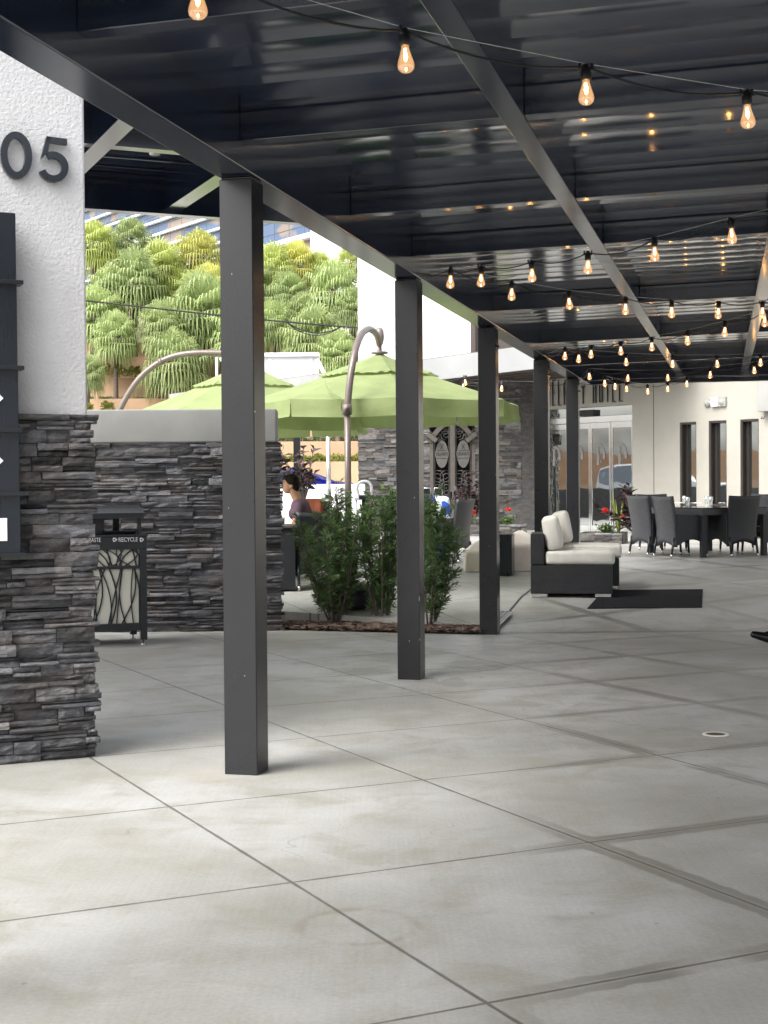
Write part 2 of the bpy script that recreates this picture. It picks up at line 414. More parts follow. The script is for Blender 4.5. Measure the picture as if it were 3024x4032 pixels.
def concrete(name, joints=True):
    m, t, b = newmat(name)
    co = objco(t); sx = N(t, 'ShaderNodeSeparateXYZ'); t.links.new(co, sx.inputs[0])
    X, Y = sx.outputs[0], sx.outputs[1]
    th = R(26.05); ca, sa = math.cos(th), math.sin(th)
    A = math_(t, 'ADD', math_(t, 'MULTIPLY', X, ca), math_(t, 'MULTIPLY', Y, sa))
    C = math_(t, 'ADD', math_(t, 'MULTIPLY', X, -sa), math_(t, 'MULTIPLY', Y, ca))
    wob = math_(t, 'MULTIPLY', math_(t, 'SUBTRACT', noise_(t, 6, 3, .6, co), .5), .012)
    def mind(v, offs):
        d = None
        for o in offs:
            e = math_(t, 'ABSOLUTE', math_(t, 'SUBTRACT', v, o))
            d = e if d is None else math_(t, 'MINIMUM', d, e)
        return d
    dA = mind(A, [-6.5, -5.05, -3.6, -2.2, -.75, .68, 2.13, 3.48, 4.95, 6.38, 7.65, 9.1, 10.5, 12, 13.5, 15, 16.5])
    dC = mind(C, [.8, 2.25, 3.7, 5.18, 6.69, 8.15, 9.46, 10.72, 11.95, 13.4, 14.85, 16.3, 17.8, 19.3, 20.8, 22.3, 23.8, 25.3, 26.8, 28.3])
    dM = math_(t, 'ADD', math_(t, 'MINIMUM', dA, dC), wob)
    crease = math_(t, 'ABSOLUTE', math_(t, 'SUBTRACT', Y, 15.1))
    dM = math_(t, 'MINIMUM', dM, crease)
    joint = maprange(t, dM, .003, .011, 1, 0)
    big = noise_(t, .55, 5, .6, co); mid = noise_(t, 2.6, 6, .62, co, .6); fine = noise_(t, 55, 4, .7, co)
    # broom strokes
    st = noise_(t, 1.0, 3, .6, objco(t, (70, 1.6, 1), (0, 0, R(24))))
    base = mixc(t, maprange(t, big, .33, .68), (.30, .295, .268), (.435, .437, .425))
    base = mixc(t, maprange(t, mid, .42, .70, 0, .7), base, (.27, .257, .212))
    k = math_(t, 'MULTIPLY', maprange(t, fine, .25, .75, .90, 1.09), maprange(t, st, .25, .75, .965, 1.035))
    h = N(t, 'ShaderNodeHueSaturation'); t.links.new(base, h.inputs['Color']); t.links.new(k, h.inputs['Value'])
    c = h.outputs[0]
    # damp bands that follow the joints on the covered side
    side = math_(t, 'SUBTRACT', X, math_(t, 'MULTIPLY', Y, .11))
    reg = math_(t, 'MULTIPLY', maprange(t, side, -.35, .35), maprange(t, noise_(t, .8, 3, .6, co), .32, .46))
    wid = math_(t, 'ADD', dM, math_(t, 'MULTIPLY', math_(t, 'SUBTRACT', noise_(t, 9, 4, .6, co),   .5), .06))
    band = math_(t, 'MULTIPLY', maprange(t, wid, .058, .074, 1, 0), reg)
    c = mixc(t, math_(t, 'MULTIPLY', math_(t, 'MULTIPLY', band, maprange(t, dM, .008, .028, .45, 1)), .72), c, (.15, .15, .13))
    # spilled-water stains round the second post and scattered drip spots
    dx = math_(t, 'SUBTRACT', X, .25); dy = math_(t, 'SUBTRACT', Y, 12.3)
    rr = math_(t, 'SQRT', math_(t, 'ADD', math_(t, 'MULTIPLY', dx, dx), math_(t, 'MULTIPLY', math_(t, 'MULTIPLY', dy, dy), .22)))
    wet = math_(t, 'MULTIPLY', maprange(t, rr, .5, 1.0, 1, 0), maprange(t, noise_(t, 1.9, 4, .55, co, .8), .53, .57))
    c = mixc(t, math_(t, 'MULTIPLY', wet, .42), c, (.19, .185, .165))
    vo = N(t, 'ShaderNodeTexVoronoi'); vo.inputs['Scale'].default_value = 4.6; t.links.new(co, vo.inputs['Vector'])
    spot = maprange(t, math_(t, 'ADD', vo.outputs['Distance'], math_(t, 'MULTIPLY', fine, .03)), .05, .075, .55, 0)
    spot = math_(t, 'MULTIPLY', spot, maprange(t, noise_(t, 1.7, 2, .5, co), .50, .55))
    c = mixc(t, spot, c, (.14, .125, .105))
    # one ring left by a pot, and rust at the foot of the first post
    for (px, py, r0, wd, colr, amt) in ((-.1, 5.02, .20, .035, (.2, .17, .13), .45), (-.95, 7.72, .0, .35, (.40, .31, .19), .4)):
        ex = math_(t, 'SUBTRACT', X, px); ey = math_(t, 'SUBTRACT', Y, py)
        q = math_(t, 'SQRT', math_(t, 'ADD', math_(t, 'MULTIPLY', ex, ex), math_(t, 'MULTIPLY', ey, ey)))
        q = math_(t, 'ABSOLUTE', math_(t, 'SUBTRACT', q, r0))
        q = math_(t, 'MULTIPLY', maprange(t, q, 0, wd, 1, 0), maprange(t, mid, .35, .62))
        c = mixc(t, math_(t, 'MULTIPLY', q, amt), c, colr)
    cv = N(t, 'ShaderNodeTexVoronoi', feature='DISTANCE_TO_EDGE'); cv.inputs['Scale'].default_value = .42
    wc = N(t, 'ShaderNodeVectorMath', operation='ADD'); t.links.new(co, wc.inputs[0]); nzv = N(t, 'ShaderNodeTexNoise'); nzv.inputs['Scale'].default_value = 2.2; t.links.new(co, nzv.inputs['Vector']); t.links.new(nzv.outputs['Color'], wc.inputs[1]); t.links.new(wc.outputs[0], cv.inputs['Vector'])
    crk = math_(t, 'MULTIPLY', maprange(t, cv.outputs['Distance'], .0, .0025, 1, 0), maprange(t, noise_(t, .6, 2, .5, co), .52, .6))
    c = mixc(t, math_(t, 'MULTIPLY', crk, .35), c, (.12, .11, .095))
    pit = maprange(t, noise_(t, 160, 3, .75, co), .66, .74, 0, .35)
    c = mixc(t, pit, c, (.17, .16, .14))
    if joints: c = mixc(t, math_(t, 'MULTIPLY', joint, .8), c, (.06, .05, .045))
    t.links.new(c, b.inputs['Base Color'])
    t.links.new(math_(t, 'SUBTRACT', maprange(t, big, .3, .7, .52, .44), math_(t, 'MULTIPLY', band, .12)), b.inputs['Roughness']); b.inputs['Specular IOR Level'].default_value = .6
    hgt = math_(t, 'SUBTRACT', math_(t, 'ADD', math_(t, 'MULTIPLY', st, .5), math_(t, 'MULTIPLY', fine, .4)), math_(t, 'MULTIPLY', joint, 2.5))
    bump(t, hgt, .2, .004, b)
    return m
M['concrete'] = concrete('brushed concrete')

# ================================================================ GROUND
def colx(Y): return -.75 + (Y - 7.73) * .2498         # the line of the posts
g = MB()
BIG = 500
g.quad((-BIG, -BIG, 0), (BIG, -BIG, 0), (BIG, 15.1, 0), (-BIG, 15.1, 0))
ys = [15.1, 16, 17.1, 19, 21.4, 26, 31, 40, 46]
for a, b_ in zip(ys, ys[1:]):
    g.quad((colx(a), a, zf(a)), (BIG, a, zf(a)), (BIG, b_, zf(b_)), (colx(b_), b_, zf(b_)))
g.quad((-BIG, 15.1, 0), (colx(15.1), 15.1, 0), (colx(16.6), 16.6, 0), (-BIG, 16.6, 0))
g.quad((-BIG, 46, zf(46)), (BIG, 46, zf(46)), (BIG, BIG, zf(46)), (-BIG, BIG, zf(46)))
tag(g.build('paving', M['concrete']), kind='structure')
# patio slab left of the posts, its kerb behind the planting bed
g = MB()
def zp(Y): return zf(Y) + .006
BL, BR = onz(1123, 2425, .09), onz(1905, 2446, .09)
def bedY(x): return BL.y + (BR.y - BL.y) * (x - BL.x) / (BR.x - BL.x)
xs = [-60, BL.x, -.6, -.1, .4, BR.x]
for a, b_ in zip(xs, xs[1:]):
    ya, yb = (bedY(max(a, BL.x)), bedY(b_))
    za, zb = zp(ya), zp(yb)
    g.quad((a, ya, 0), (b_, yb, 0), (b_, yb, zb), (a, ya, za))
    for s0, s1 in zip([None, 17.1, 21.4, 31, 40], [17.1, 21.4, 31, 40, 46]):
        y0a, y0b = (ya, yb) if s0 is None else (s0, s0)
        z0a, z0b = (za, zb) if s0 is None else (zp(s0), zp(s0))
        g.quad((a, y0a, z0a), (b_, y0b, z0b), (b_ if s1 <= 17.1 else b_, s1, zp(s1)), (a, s1, zp(s1)))
for s0, s1 in zip([BR.y, 17.1, 21.4, 31, 40], [17.1, 21.4, 31, 40, 46]):
    g.quad((BR.x, s0, zp(s0)), (colx(s0) - .012, s0, zp(s0)), (colx(s1) - .012, s1, zp(s1)), (BR.x, s1, zp(s1)))
tag(g.build('patio', M['concrete']), kind='structure')
g = MB()
for s0, s1 in zip([15.6, 17.1, 21.4], [17.1, 21.4, 26]):
    g.quad((colx(s0) - .02, s0, zf(s0) + .004), (colx(s0) + .012, s0, zf(s0) + .004), (colx(s1) + .012, s1, zf(s1) + .004), (colx(s1) - .02, s1, zf(s1) + .004))
tag(g.build('paving_joint', M['blackpl']), kind='structure')
g = MB()
g.quad((-40, 43, .72), (40, 43, .72), (40, 49.5, .745), (-40, 49.5, .745))
tag(g.build('street', M['asphalt']), kind='structure')

# ================================================================ PERGOLA
PA = R(14.03)
O = Vector((-.853, 7.728, 0))
def pg(wv, u, z): return O + Vector((math.cos(PA) * wv + math.sin(PA) * u, -math.sin(PA) * wv + math.cos(PA) * u, z))
perg = thing('pergola', 'dark navy metal pergola with square posts and ribbed roof over the walkway', 'pergola', O, -PA)
U0, U1, WR = -9.6, 16.6, 4.45  # roof carried on unseen behind the camera to shade the foreground floor
b = MB(); b.box(0, .2, U0, U1, 3.13, 3.56); b.box(-.012, .05, U0, U1, 3.56, 3.60); b.build('edge_beam', M['beam'], perg, bevel=.006)
b = MB(); b.box(WR - .2, WR, U0, U1, 3.21, 3.64); b.build('edge_beam', M['beam'], perg, bevel=.006)
W3 = lambda u: 2.83 - .0215 * (u - 3)
b = MB(); ua, ub = U0, U1 - .13
b.hexa([(W3(ua), ua, 3.30), (W3(ua) + .115, ua, 3.30), (W3(ub) + .115, ub, 3.30), (W3(ub), ub, 3.30)], [(W3(ua), ua, 3.515), (W3(ua) + .115, ua, 3.515), (W3(ub) + .115, ub, 3.515), (W3(ub), ub, 3.515)])
b.build('inner_beam', M['beam'], perg, bevel=.005)
for w0, w1, z0 in ((1.53, 1.645, 3.277),):
    b = MB(); b.box(w0, w1, U0, U1 - .13, z0, z0 + .215); b.build('inner_beam', M['beam'], perg, bevel=.005)
XS = [-9.5, -8.2, -6.2, -4.2, -2.07, -.22, 1.887, 3.65, 7.26, 10.68, 14.1]
for u in XS:
    for s0, s1 in ((.2, 1.53), (1.645, W3(u)), (W3(u) + .115, WR - .2)):
        b = MB(); y0, y1 = u, u + .1
        zz = lambda wv: 3.252 + .02 * wv
        b.hexa([(s0, y0, zz(s0)), (s1, y0, zz(s1)), (s1, y1, zz(s1)), (s0, y1, zz(s0))], [(s0, y0, zz(s0) + .24), (s1, y0, zz(s1) + .24), (s1, y1, zz(s1) + .24), (s0, y1, zz(s0) + .24)])
        b.build('cross_beam', M['beam'], perg, bevel=.004)
b = MB(); b.box(.2, WR - .2, U1 - .13, U1, 3.13, 3.58); b.build('end_beam', M['beam'], perg, bevel=.005)
# ribbed deck: shallow pans 0.3 m wide running across the bay
b = MB(); ws = [.2 + (WR - .4) * i / 14 for i in range(15)]
rd_ = random.Random(6)
u = U0
while u < U1 - .14:
    tl = rd_.uniform(-.002, .002)
    pr_ = [(u + .003 + .294 * k / 6, 3.423 + .0058 * (1 - (k / 3 - 1) ** 2) - .005 * k / 6 + tl * (k / 6 - .5)) for k in range(7)]
    vs = [(wv, p[0], p[1] + .02 * wv + .0008 * noise.noise(Vector((wv * .9, p[0] * 1.1, 0)))) for wv in ws for p in pr_]
    b.add(vs, [(i * 7 + j, i * 7 + j + 1, (i + 1) * 7 + j + 1, (i + 1) * 7 + j) for i in range(14) for j in range(6)])
    u += .3
vs = [(wv, y, 3.445 + .02 * wv) for wv in (.2, WR - .2) for y in (U0, U1 - .12)]
b.add(vs, [(0, 1, 3, 2)])
dk = b.build('roof_deck', M['deck'], perg, smooth=True)
b = MB(); b.box(.2, WR - .2, U0, U1 - .12, 3.60, 3.64); b.build('roof_sheet', M['beam'], perg)
for u, zb in ((-7.8, 0), (-3.9, 0), (0, 0), (3.9, 0), (7.48, 0), (11.42, None), (14.8, None)):
    for wv in (0, WR - .2):
        P = pg(wv, u, 0)
        z0 = min(zf(P.y), zf(P.y + .2)) - .01 if zb is None or wv else 0
        if zb == 0 and not wv: z0 = 0
        b = MB(); top = 3.13 if wv == 0 else 3.21
        b.box(wv + .004, wv + .186, u, u + .182, z0, top - .012); b.box(wv + .012, wv + .178, u + .008, u + .174, top - .012, top)
        b.build('post', M['post'], perg, bevel=.005)
# small paint chips on the front faces and right edges of the near posts
for u, wv, z, h_ in ((0, .07, 2.62, .012), (0, .12, .52, .009), (0, .04, 1.4, .007), (0, .19, 1.9, .01), (3.9, .15, 1.42, .012), (3.9, .183, .62, .05), (3.9, .184, .31, .02), (3.9, .1, .3, .012), (7.48, .11, .9, .01), (7.48, .182, 1.62, .016)):
    b = MB(); b.prism([(wv - .0025, z), (wv + .002, z - .001), (wv + .0022, z + h_ * .7), (wv - .0014, z + h_ * .55)], u - .0015, u + .001); b.build('paint_chip', M['cap'], perg)
# small fixings on the posts
for u in (7.48, 11.42, 14.8):
    b = MB(); b.box(.186, .215, u + .05, u + .08, 2.92, 2.94); b.build('cable_clip', M['blackpl'], perg)

# ================================================================ SIDE CANOPY AND SIGN PILLAR (turned with the paving grid)
TA = R(23.4)
avec = Vector((math.cos(TA), math.sin(TA), 0)); cvec = Vector((-math.sin(TA), math.cos(TA), 0))
PC = Vector((-1.66, 8.275, 0))          # near right corner of the pillar's white shaft
canopy = thing('canopy', 'dark glossy side canopy roof behind the white numbered pillar', 'canopy', PC, TA)
mloc = (Matrix.Translation(PC) @ Matrix.Rotation(TA, 4, 'Z'))
minv = mloc.inverted()
def clipped(mb, name, mat, smooth=False, bev=0):
    """canopy parts stop against the outer face of the pergola's edge beam"""
    ob = mb.build(name, mat, canopy, smooth)
    bm = bmesh.new(); bm.from_mesh(ob.data)
    p = minv @ pg(-.03, 0, 0); nn = (minv.to_3x3() @ (pg(1, 0, 0) - pg(0, 0, 0))).normalized()
    bmesh.ops.bisect_plane(bm, geom=bm.verts[:] + bm.edges[:] + bm.faces[:], plane_co=p, plane_no=nn, clear_outer=True)
    bm.to_mesh(ob.data); bm.free()
    return ob
CZ = 4.15
far = minv @ onz(316, 829, CZ)      # far eave passes through this point
CY1 = far.y
CY0 = CY1 - 3.6
b = MB(); b.box(-5, 9, CY1 - .13, CY1, CZ, CZ + .46); clipped(b, 'edge_beam', M['beam'])
b = MB(); b.box(-5, 9, CY1 + .0, CY1 + .10, CZ + .02, CZ + .15); clipped(b, 'gutter', M['greymetal'])
q1 = (minv @ onz(500 * .633, 920 * .633, CZ + .06)).y
for yy in (q1,):
    b = MB(); b.box(.03 if yy < .75 else -5, 9, yy - .13, yy, CZ + .07, CZ + .37); clipped(b, 'cross_beam', M['beam'])
x1 = (minv @ onz(380, 600, CZ + .04)).x; x2 = (minv @ onz(1200 * .633, 1225 * .633, CZ + .04)).x
for xx in (x1, x2, x1 - 2.7):
    b = MB(); b.box(xx - .08, xx + .08, CY0 if xx > .1 else .7, CY1 - .13, CZ + .04, CZ + .37); clipped(b, 'inner_beam', M['beam'])
b = MB(); prof = []; yv = CY0
while yv < CY1 - .1:
    for k in range(6):
        q = k / 5; prof.append((yv + .008 + q * .384, CZ + .35 + .009 * (1 - (2 * q - 1) ** 2)))
    prof.append((yv + .3925, CZ + .385)); yv += .4
prof = [p for p in prof if p[0] < CY1 - .13]
for pr_, xsx in ((prof, [.03, 2, 4, 6, 9]), ([p for p in prof if p[0] > .66], [-5, -2, .03])):
    n = len(pr_)
    b.add([(x, p[0], p[1]) for x in xsx for p in pr_], [(i * n + j, i * n + j + 1, (i + 1) * n + j + 1, (i + 1) * n + j) for i in range(len(xsx) - 1) for j in range(n - 1)])
clipped(b, 'roof_deck', M['deck'], True)
b = MB(); b.box(.03, 9, CY0, CY1, CZ + .47, CZ + .50); b.box(-5, .03, .66, CY1, CZ + .47, CZ + .50); clipped(b, 'roof_sheet', M['beam'])
sp = minv @ onz(610, 597, CZ + .3)
b = MB(); b.lathe([(.0, 0), (.05, 0), (.058, .04), (.045, .09)], 12, c=(sp.x, sp.y, CZ + .27)); b.build('spotlight', M['silver'], canopy, True)

pil = thing('sign_pillar', 'white stucco pillar with dark ledge stone base carrying the street number', 'pillar', PC, TA)
b = MB(); b.box(-2.6, 0, 0, .62, 1.90, 5.6); b.build('shaft', M['stucco'], pil, bevel=.012)

def stonewall(mb, x0, x1, z0, z1, y, hmin=.035, hmax=.10, lmin=.12, lmax=.42, proud=.045, rough=.012, jag0=0, jag1=0, seed=1, depth=.07, sub=(5, 3)):
    """ledge stones laid in broken courses; each has its own size, tone and broken face. Face looks towards -y"""
    rnd = random.Random(seed)
    z = z0
    while z < z1 - .005:
        H = min(rnd.uniform(hmin, hmax) * 1.5, z1 - z)
        if z1 - z - H < hmin: H = z1 - z
        x = x0
        while x < x1 - .01:
            L = rnd.uniform(lmin, lmax)
            if x + L > x1 - lmin * .6: L = x1 - x
            nsp = 1 if (H < hmax * .7 or rnd.random() < .3) else 2
            zz = z; hs = [H] if nsp == 1 else (lambda s: [H * s, H * (1 - s)])(rnd.uniform(.35, .65))
            for h in hs:
                a0 = x - (rnd.uniform(0, jag0) if x == x0 else 0); a1 = x + L + (rnd.uniform(-jag1, jag1) if x + L >= x1 - .001 else 0)
                pr = rnd.uniform(.0, proud); tone = min(1, max(0, rnd.gauss(.42, .2))); 
                if rnd.random() < .1: tone = min(1, tone + .45)
                nx, nz = sub; tilt = rnd.uniform(-.25, .25) * proud; tz = rnd.uniform(-.35, .35) * proud
                sl, sr = rnd.uniform(-.15, .15) * h, rnd.uniform(-.15, .15) * h
                vs = []
                for j in range(nz + 1):
                    for i in range(nx + 1):
                        fx, fz = i / nx, j / nz
                        X = a0 + .002 + (a1 - a0 - .004) * fx; Z = zz + .0015 + (h - .003) * fz
                        edge = min(fx, 1 - fx) * nx < .5, min(fz, 1 - fz) * nz < .5
                        d = pr + tilt * (fx - .5) + tz * (fz - .5) + rough * noise.noise(Vector((X * 14, Z * 30, seed * 3.1 + y))) + rough * .6 * noise.noise(Vector((X * 40, Z * 70, seed)))
                        if edge[0] or edge[1]: d -= .008 * (1 if edge[0] != edge[1] else 1.6)
                        if edge[1]: Z += .003 * noise.noise(Vector((X * 25, Z * 9, seed)))
                        vs.append((X, y - d, Z))
                fs = [(j * (nx + 1) + i, j * (nx + 1) + i + 1, (j + 1) * (nx + 1) + i + 1, (j + 1) * (nx + 1) + i) for j in range(nz) for i in range(nx)]
                # sides back to the wall
                o = len(vs)
                ring = [i for i in range(nx + 1)] + [(j) * (nx + 1) + nx for j in range(1, nz + 1)] + [nz * (nx + 1) + i for i in range(nx - 1, -1, -1)] + [j * (nx + 1) for j in range(nz - 1, 0, -1)]
                for r_ in ring: vs.append((vs[r_][0], y + depth, vs[r_][2]))
                k = len(ring)
                fs += [(ring[(i + 1) % k], ring[i], o + i, o + (i + 1) % k) for i in range(k)]
                mb.add(vs, fs, tone); zz += h
            x += L
        z += H
b = MB(); b.box(-2.6, .0, .0, .62, 0, 1.9, .3)
stonewall(b, -2.6, .035, 0, 1.925, -.005, .026, .056, .1, .36, .055, .016, jag1=.028, seed=3)
b.build('stone_base', M['stone'], pil)

# street number: raised dark figures (part of the pillar)
def face(x, y, d=0):
    """photo pixel -> pillar's local x,z on its front face (local y = d)"""
    r_ = ray(x, y); o_ = Vector((0, 0, EYE))
    o2 = minv @ o_; r2 = minv.to_3x3() @ r_
    k = (d - o2.y) / r2.y
    return o2 + r2 * k
def outline(mb, pts, y0, y1): mb.prism(pts, y0, y1)
def ringstroke(mb, path, hw, y0, y1, closed=False):
    n = len(path); L, Rr = [], []
    for i in range(n):
        a = Vector(path[(i - 1) % n] if (closed or i > 0) else path[i]); c = Vector(path[(i + 1) % n] if (closed or i < n - 1) else path[i])
        t = (c - a).normalized(); nn = Vector((-t.y, t.x)); p = Vector(path[i])
        L.append(p + nn * hw); Rr.append(p - nn * hw)
    m_ = n if closed else n - 1
    for i in range(m_):
        j = (i + 1) % n
        q = [L[i], L[j], Rr[j], Rr[i]]
        mb.hexa([(p.x, y0, p.y) for p in q], [(p.x, y1, p.y) for p in q])
p0 = face(62, 614, -.02); p5 = face(207, 636, -.02)
hh = (face(62, 522, -.02) - face(62, 707, -.02)).length / 2
ww = (face(0, 614, -.02) - face(124, 614, -.02)).length / 2
b = MB(); sw = .0186
for k in (0, 1):
    pass
el = [(p0.x + (ww - sw) * math.cos(a), p0.z + (hh - sw) * math.sin(a)) for a in [2 * math.pi * i / 40 for i in range(40)]]
ringstroke(b, el, sw, -.045, -.012, True)
b.build('numeral', M['sign'], pil)
b = MB()
X5, Z5 = p5.x, p5.z
s5 = hh / .5
def P5(px, py):
    q = face(147 + px, 540 + py, -.02); return (q.x, q.z)
def poly(pts): b.prism([P5(*p) for p in pts], -.045, -.012)
poly([(34, 0), (114, 10), (114, 34), (32, 22)])
poly([(34, 0), (50, 3), (40, 62), (10, 91)])
arc = []
cx5, cy5, rx, ry = 60, 119.5, 47, 47
for i in range(25):
    a = R(-118 + i * (118 + 158) / 24)
    arc.append(P5(cx5 + rx * math.cos(a), cy5 + ry * math.sin(a) + .06 * rx * math.cos(a)))
ringstroke(b, arc, sw * .98, -.045, -.012)
b.build('numeral', M['sign'], pil)

# directory sign on the pillar
sg = thing('directory_sign', 'tall black slatted directory sign mounted on the stone and stucco pillar', 'sign', PC, TA)
xr_t, xr_b = face(60, 840, -.14).x, face(84, 2180, -.14).x
zt, zb_ = face(58, 838, -.14).z, face(84, 2188, -.14).z
b = MB(); xr = (xr_t + xr_b) / 2
zl = [face(75, yy, -.14).z for yy in (1113, 1449, 1695, 1944, 2183)]
edges = [zt] + zl
for i in range(5):
    b.box(-1.2, xr - .004 + .002 * i, -.14, -.05, edges[i + 1], edges[i], .5)
b.build('panel', M['sign'], sg, bevel=.004)
for i, z in enumerate(zl):
    ext = .03 if i != 2 else .012
    b = MB(); b.box(-1.2, xr + ext, -.165, -.05, z - .011, z + .011); b.build('ledge', M['black'], sg, bevel=.002)
for (px, py) in ((0, 1568), (0, 1814)):
    q = face(px, py, -.141); tip = face(13, py, -.143)
    b = MB(); s_ = .035
    b.prism([(tip.x, tip.z), (tip.x - s_, tip.z + s_), (tip.x - s_ * 1.7, tip.z + s_), (tip.x - s_ * .8, tip.z), (tip.x - s_ * 1.7, tip.z - s_), (tip.x - s_, tip.z - s_)], -.146, -.142)
    b.build('arrow', M['lettering'], sg)
a1, a2 = face(28, 2040, -.143), face(28, 2130, -.143)
b = MB(); b.rbox(a1.x - .16, a1.x, -.146, -.142, a2.z, a1.z, .0015, 1); b.build('notice', M['lettering'], sg)
b = MB(); b.box(-1.1, -.9, -.05, -.0, zb_, zt); b.box(xr - .16, xr - .08, -.05, -.003, 1.95, zt - .05); b.build('bracket', M['black'], sg)

# ================================================================ LOW STONE WALL BEHIND THE BIN
wy = 15.62
lw = thing('stone_wall', 'low dark ledge stone wall with grey painted coping beside the bin', 'wall', (0, wy, 0), R(2))
xw = aty(1115, 2478, wy).x
zc0, zc1 = aty(1090, 1741, wy).z, aty(1090, 1610, wy).z
b = MB(); b.box(-7, xw - .03, .0, .45, 0, zc0, .3)
stonewall(b, -4.2, xw, 0, zc0, 0, .028, .062, .14, .5, .05, .014, jag1=.02, seed=11, sub=(4, 2))
b.build('stone_face', M['stone'], lw)
xc = aty(1090, 1700, wy).x
b = MB(); b.rbox(-7, xc, -.03, .47, zc0, zc1, .02, 3); b.build('coping', M['cap'], lw, True)

# ================================================================ BIN
pf = onz(581.7, 2538.8)
bn = thing('recycling_bin', 'black metal waste and recycle station with hood and reed pattern beige panels', 'recycling bin', (pf.x, pf.y, 0), R(20))
W_, D_ = 1.05, .62
def bpx(x, y):
    """pixel -> local x,z on the bin's front face"""
    mm = (Matrix.Translation(pf) @ Matrix.Rotation(R(20), 4, 'Z')).inverted()
    o2 = mm @ Vector((0, 0, EYE)); r2 = mm.to_3x3() @ ray(x, y); k = -o2.y / r2.y
    q = o2 + r2 * k; return q.x, q.z
zT = bpx(580, 2112)[1]
b = MB(); pw = .065
for x in (-W_, -pw):
    for y in (0, D_ - pw): b.box(x, x + pw, y, y + pw, .05, zT)
b.box(-W_ - .002, .002, -.004, .05, zT - .12, zT - .002); b.box(-W_ + pw, -pw, .006, .05, .14, .215); b.box(-W_ + pw, -pw, .01, .04, .74, .768)
b.box(-W_ + pw, -pw, D_ - .05, D_ - .006, .14, zT - .002)
b.box(-W_ + .006, -W_ + .05, pw, D_ - pw, .14, zT - .002); b.box(-.05, -.006, pw, D_ - pw, .14, zT - .002)
b.box(-W_ + .05, -.05, .05, D_ - .05, .14, .16)
b.build('body', M['black'], bn, bevel=.004)
b = MB(); b.box(-W_ + .01, .012, -.006, D_ + .006, zT, zT + .022); b.build('top_tray', M['black'], bn, bevel=.003)
b = MB(); b.box(-W_ + pw, -pw, .046, .06, .2, zT - .12); b.build('liner_panel', M['panelbin'], bn)
b = MB(); rr = random.Random(5)
for (za, zb2, nn) in ((.768, zT - .12, 27), (.215, .74, 21)):
    for k in range(nn):
        x0 = -W_ + pw + (W_ - 2 * pw) * (k + .5) / nn; dx = rr.uniform(-.13, .13); bow = rr.uniform(-.06, .06); wd = rr.uniform(.004, .0075)
        pts = []
        for i in range(9):
            q = i / 8; x = x0 + dx * (q - .5) + bow * math.sin(math.pi * q)
            pts.append((max(-W_ + pw + .004, min(-pw - .004, x)), za + (zb2 - za) * q))
        ringstroke(b, pts, wd, .034, .044)
b.build('reed_grille', M['black'], bn)
for x, y, wd_, lean in ((-.075, .05, .035, .015), (-.24, D_ - .12, .06, -.03), (-W_ + .04, .05, .035, .015), (-W_ + .18, D_ - .12, .06, -.03)):
    b = MB(); b.hexa([(x, y, zT + .02), (x + wd_, y, zT + .02), (x + wd_, y + .03, zT + .02), (x, y + .03, zT + .02)], [(x, y + lean, 1.29), (x + wd_, y + lean, 1.29), (x + wd_, y + .03 + lean, 1.29), (x, y + .03 + lean, 1.29)])
    b.build('hood_strut', M['black'], bn)
b = MB(); b.box(-W_ + .03, -.36, D_ * .45, D_ * .45 + .02, zT + .02, 1.27); b.box(-W_ + .05, -.36, .02, D_ * .45, 1.215, 1.26); b.build('flap_housing', M['black'], bn, bevel=.004)
b = MB(); b.hexa([(-.34, .08, zT + .02), (-.10, .08, zT + .02), (-.10, D_ - .14, zT + .02), (-.34, D_ - .14, zT + .02)], [(-.36, .06, zT + .05), (-.08, .06, zT + .05), (-.08, D_ - .12, zT + .05), (-.36, D_ - .12, zT + .05)]); b.build('inlet_rim', M['black'], bn)
b = MB(); pr = []
for i in range(13):
    q = i / 12; pr.append((-.05 + (D_ + .10) * q, 1.262 + .10 * (math.sin(math.pi * (.10 + .80 * q)) - .31)))
top = [(-W_ - .02, y, z + .018) for y, z in pr] + [(-.03, y, z + .018) for y, z in pr]
bot = [(-W_ - .02, y, z) for y, z in pr] + [(-.03, y, z) for y, z in pr]
n = 13
b.add(top + bot, [(j, j + 1, n + j + 1, n + j)[::-1] for j in range(n - 1)] + [(2 * n + j, 2 * n + j + 1, 3 * n + j + 1, 3 * n + j) for j in range(n - 1)] + [(0, n, 3 * n, 2 * n), (n - 1, 3 * n - 1, 4 * n - 1, 2 * n - 1)] + [(n + j, n + j + 1, 3 * n + j + 1, 3 * n + j) for j in range(n - 1)] + [(j, j + 1, 2 * n + j + 1, 2 * n + j)[::-1] for j in range(n - 1)])
b.box(-W_ - .018, -.032, -.045, -.03, 1.225, 1.27)
b.build('hood', M['black'], bn, False, bevel=.003)
for x in (-W_ + .03, -.035):
    for y in (.03, D_ - .03):
        b = MB(); b.lathe([(0, 0), (.03, 0), (.03, .012), (.008, .018), (.008, .06), (0, .06)], 10, c=(x, y, 0)); b.build('foot', M['silver'], bn, True)
mtx = lambda x, z, y: Matrix.Translation((x, y, z)) @ Matrix.Rotation(R(90), 4, 'X')
tx = (bpx(485, 2127)[0] + bpx(545, 2127)[0]) / 2; tz = zT - .055
b = MB(); b.text('RECYCLE', .058, mtx(bpx(504, 2125)[0], bpx(504, 2125)[1], -.006), .0015, fit=bpx(541, 2125)[0] - bpx(466, 2125)[0])
b.text('WASTE', .058, mtx(bpx(369, 2127)[0], bpx(369, 2127)[1], -.006), .0015, fit=bpx(396, 2125)[0] - bpx(341, 2125)[0])
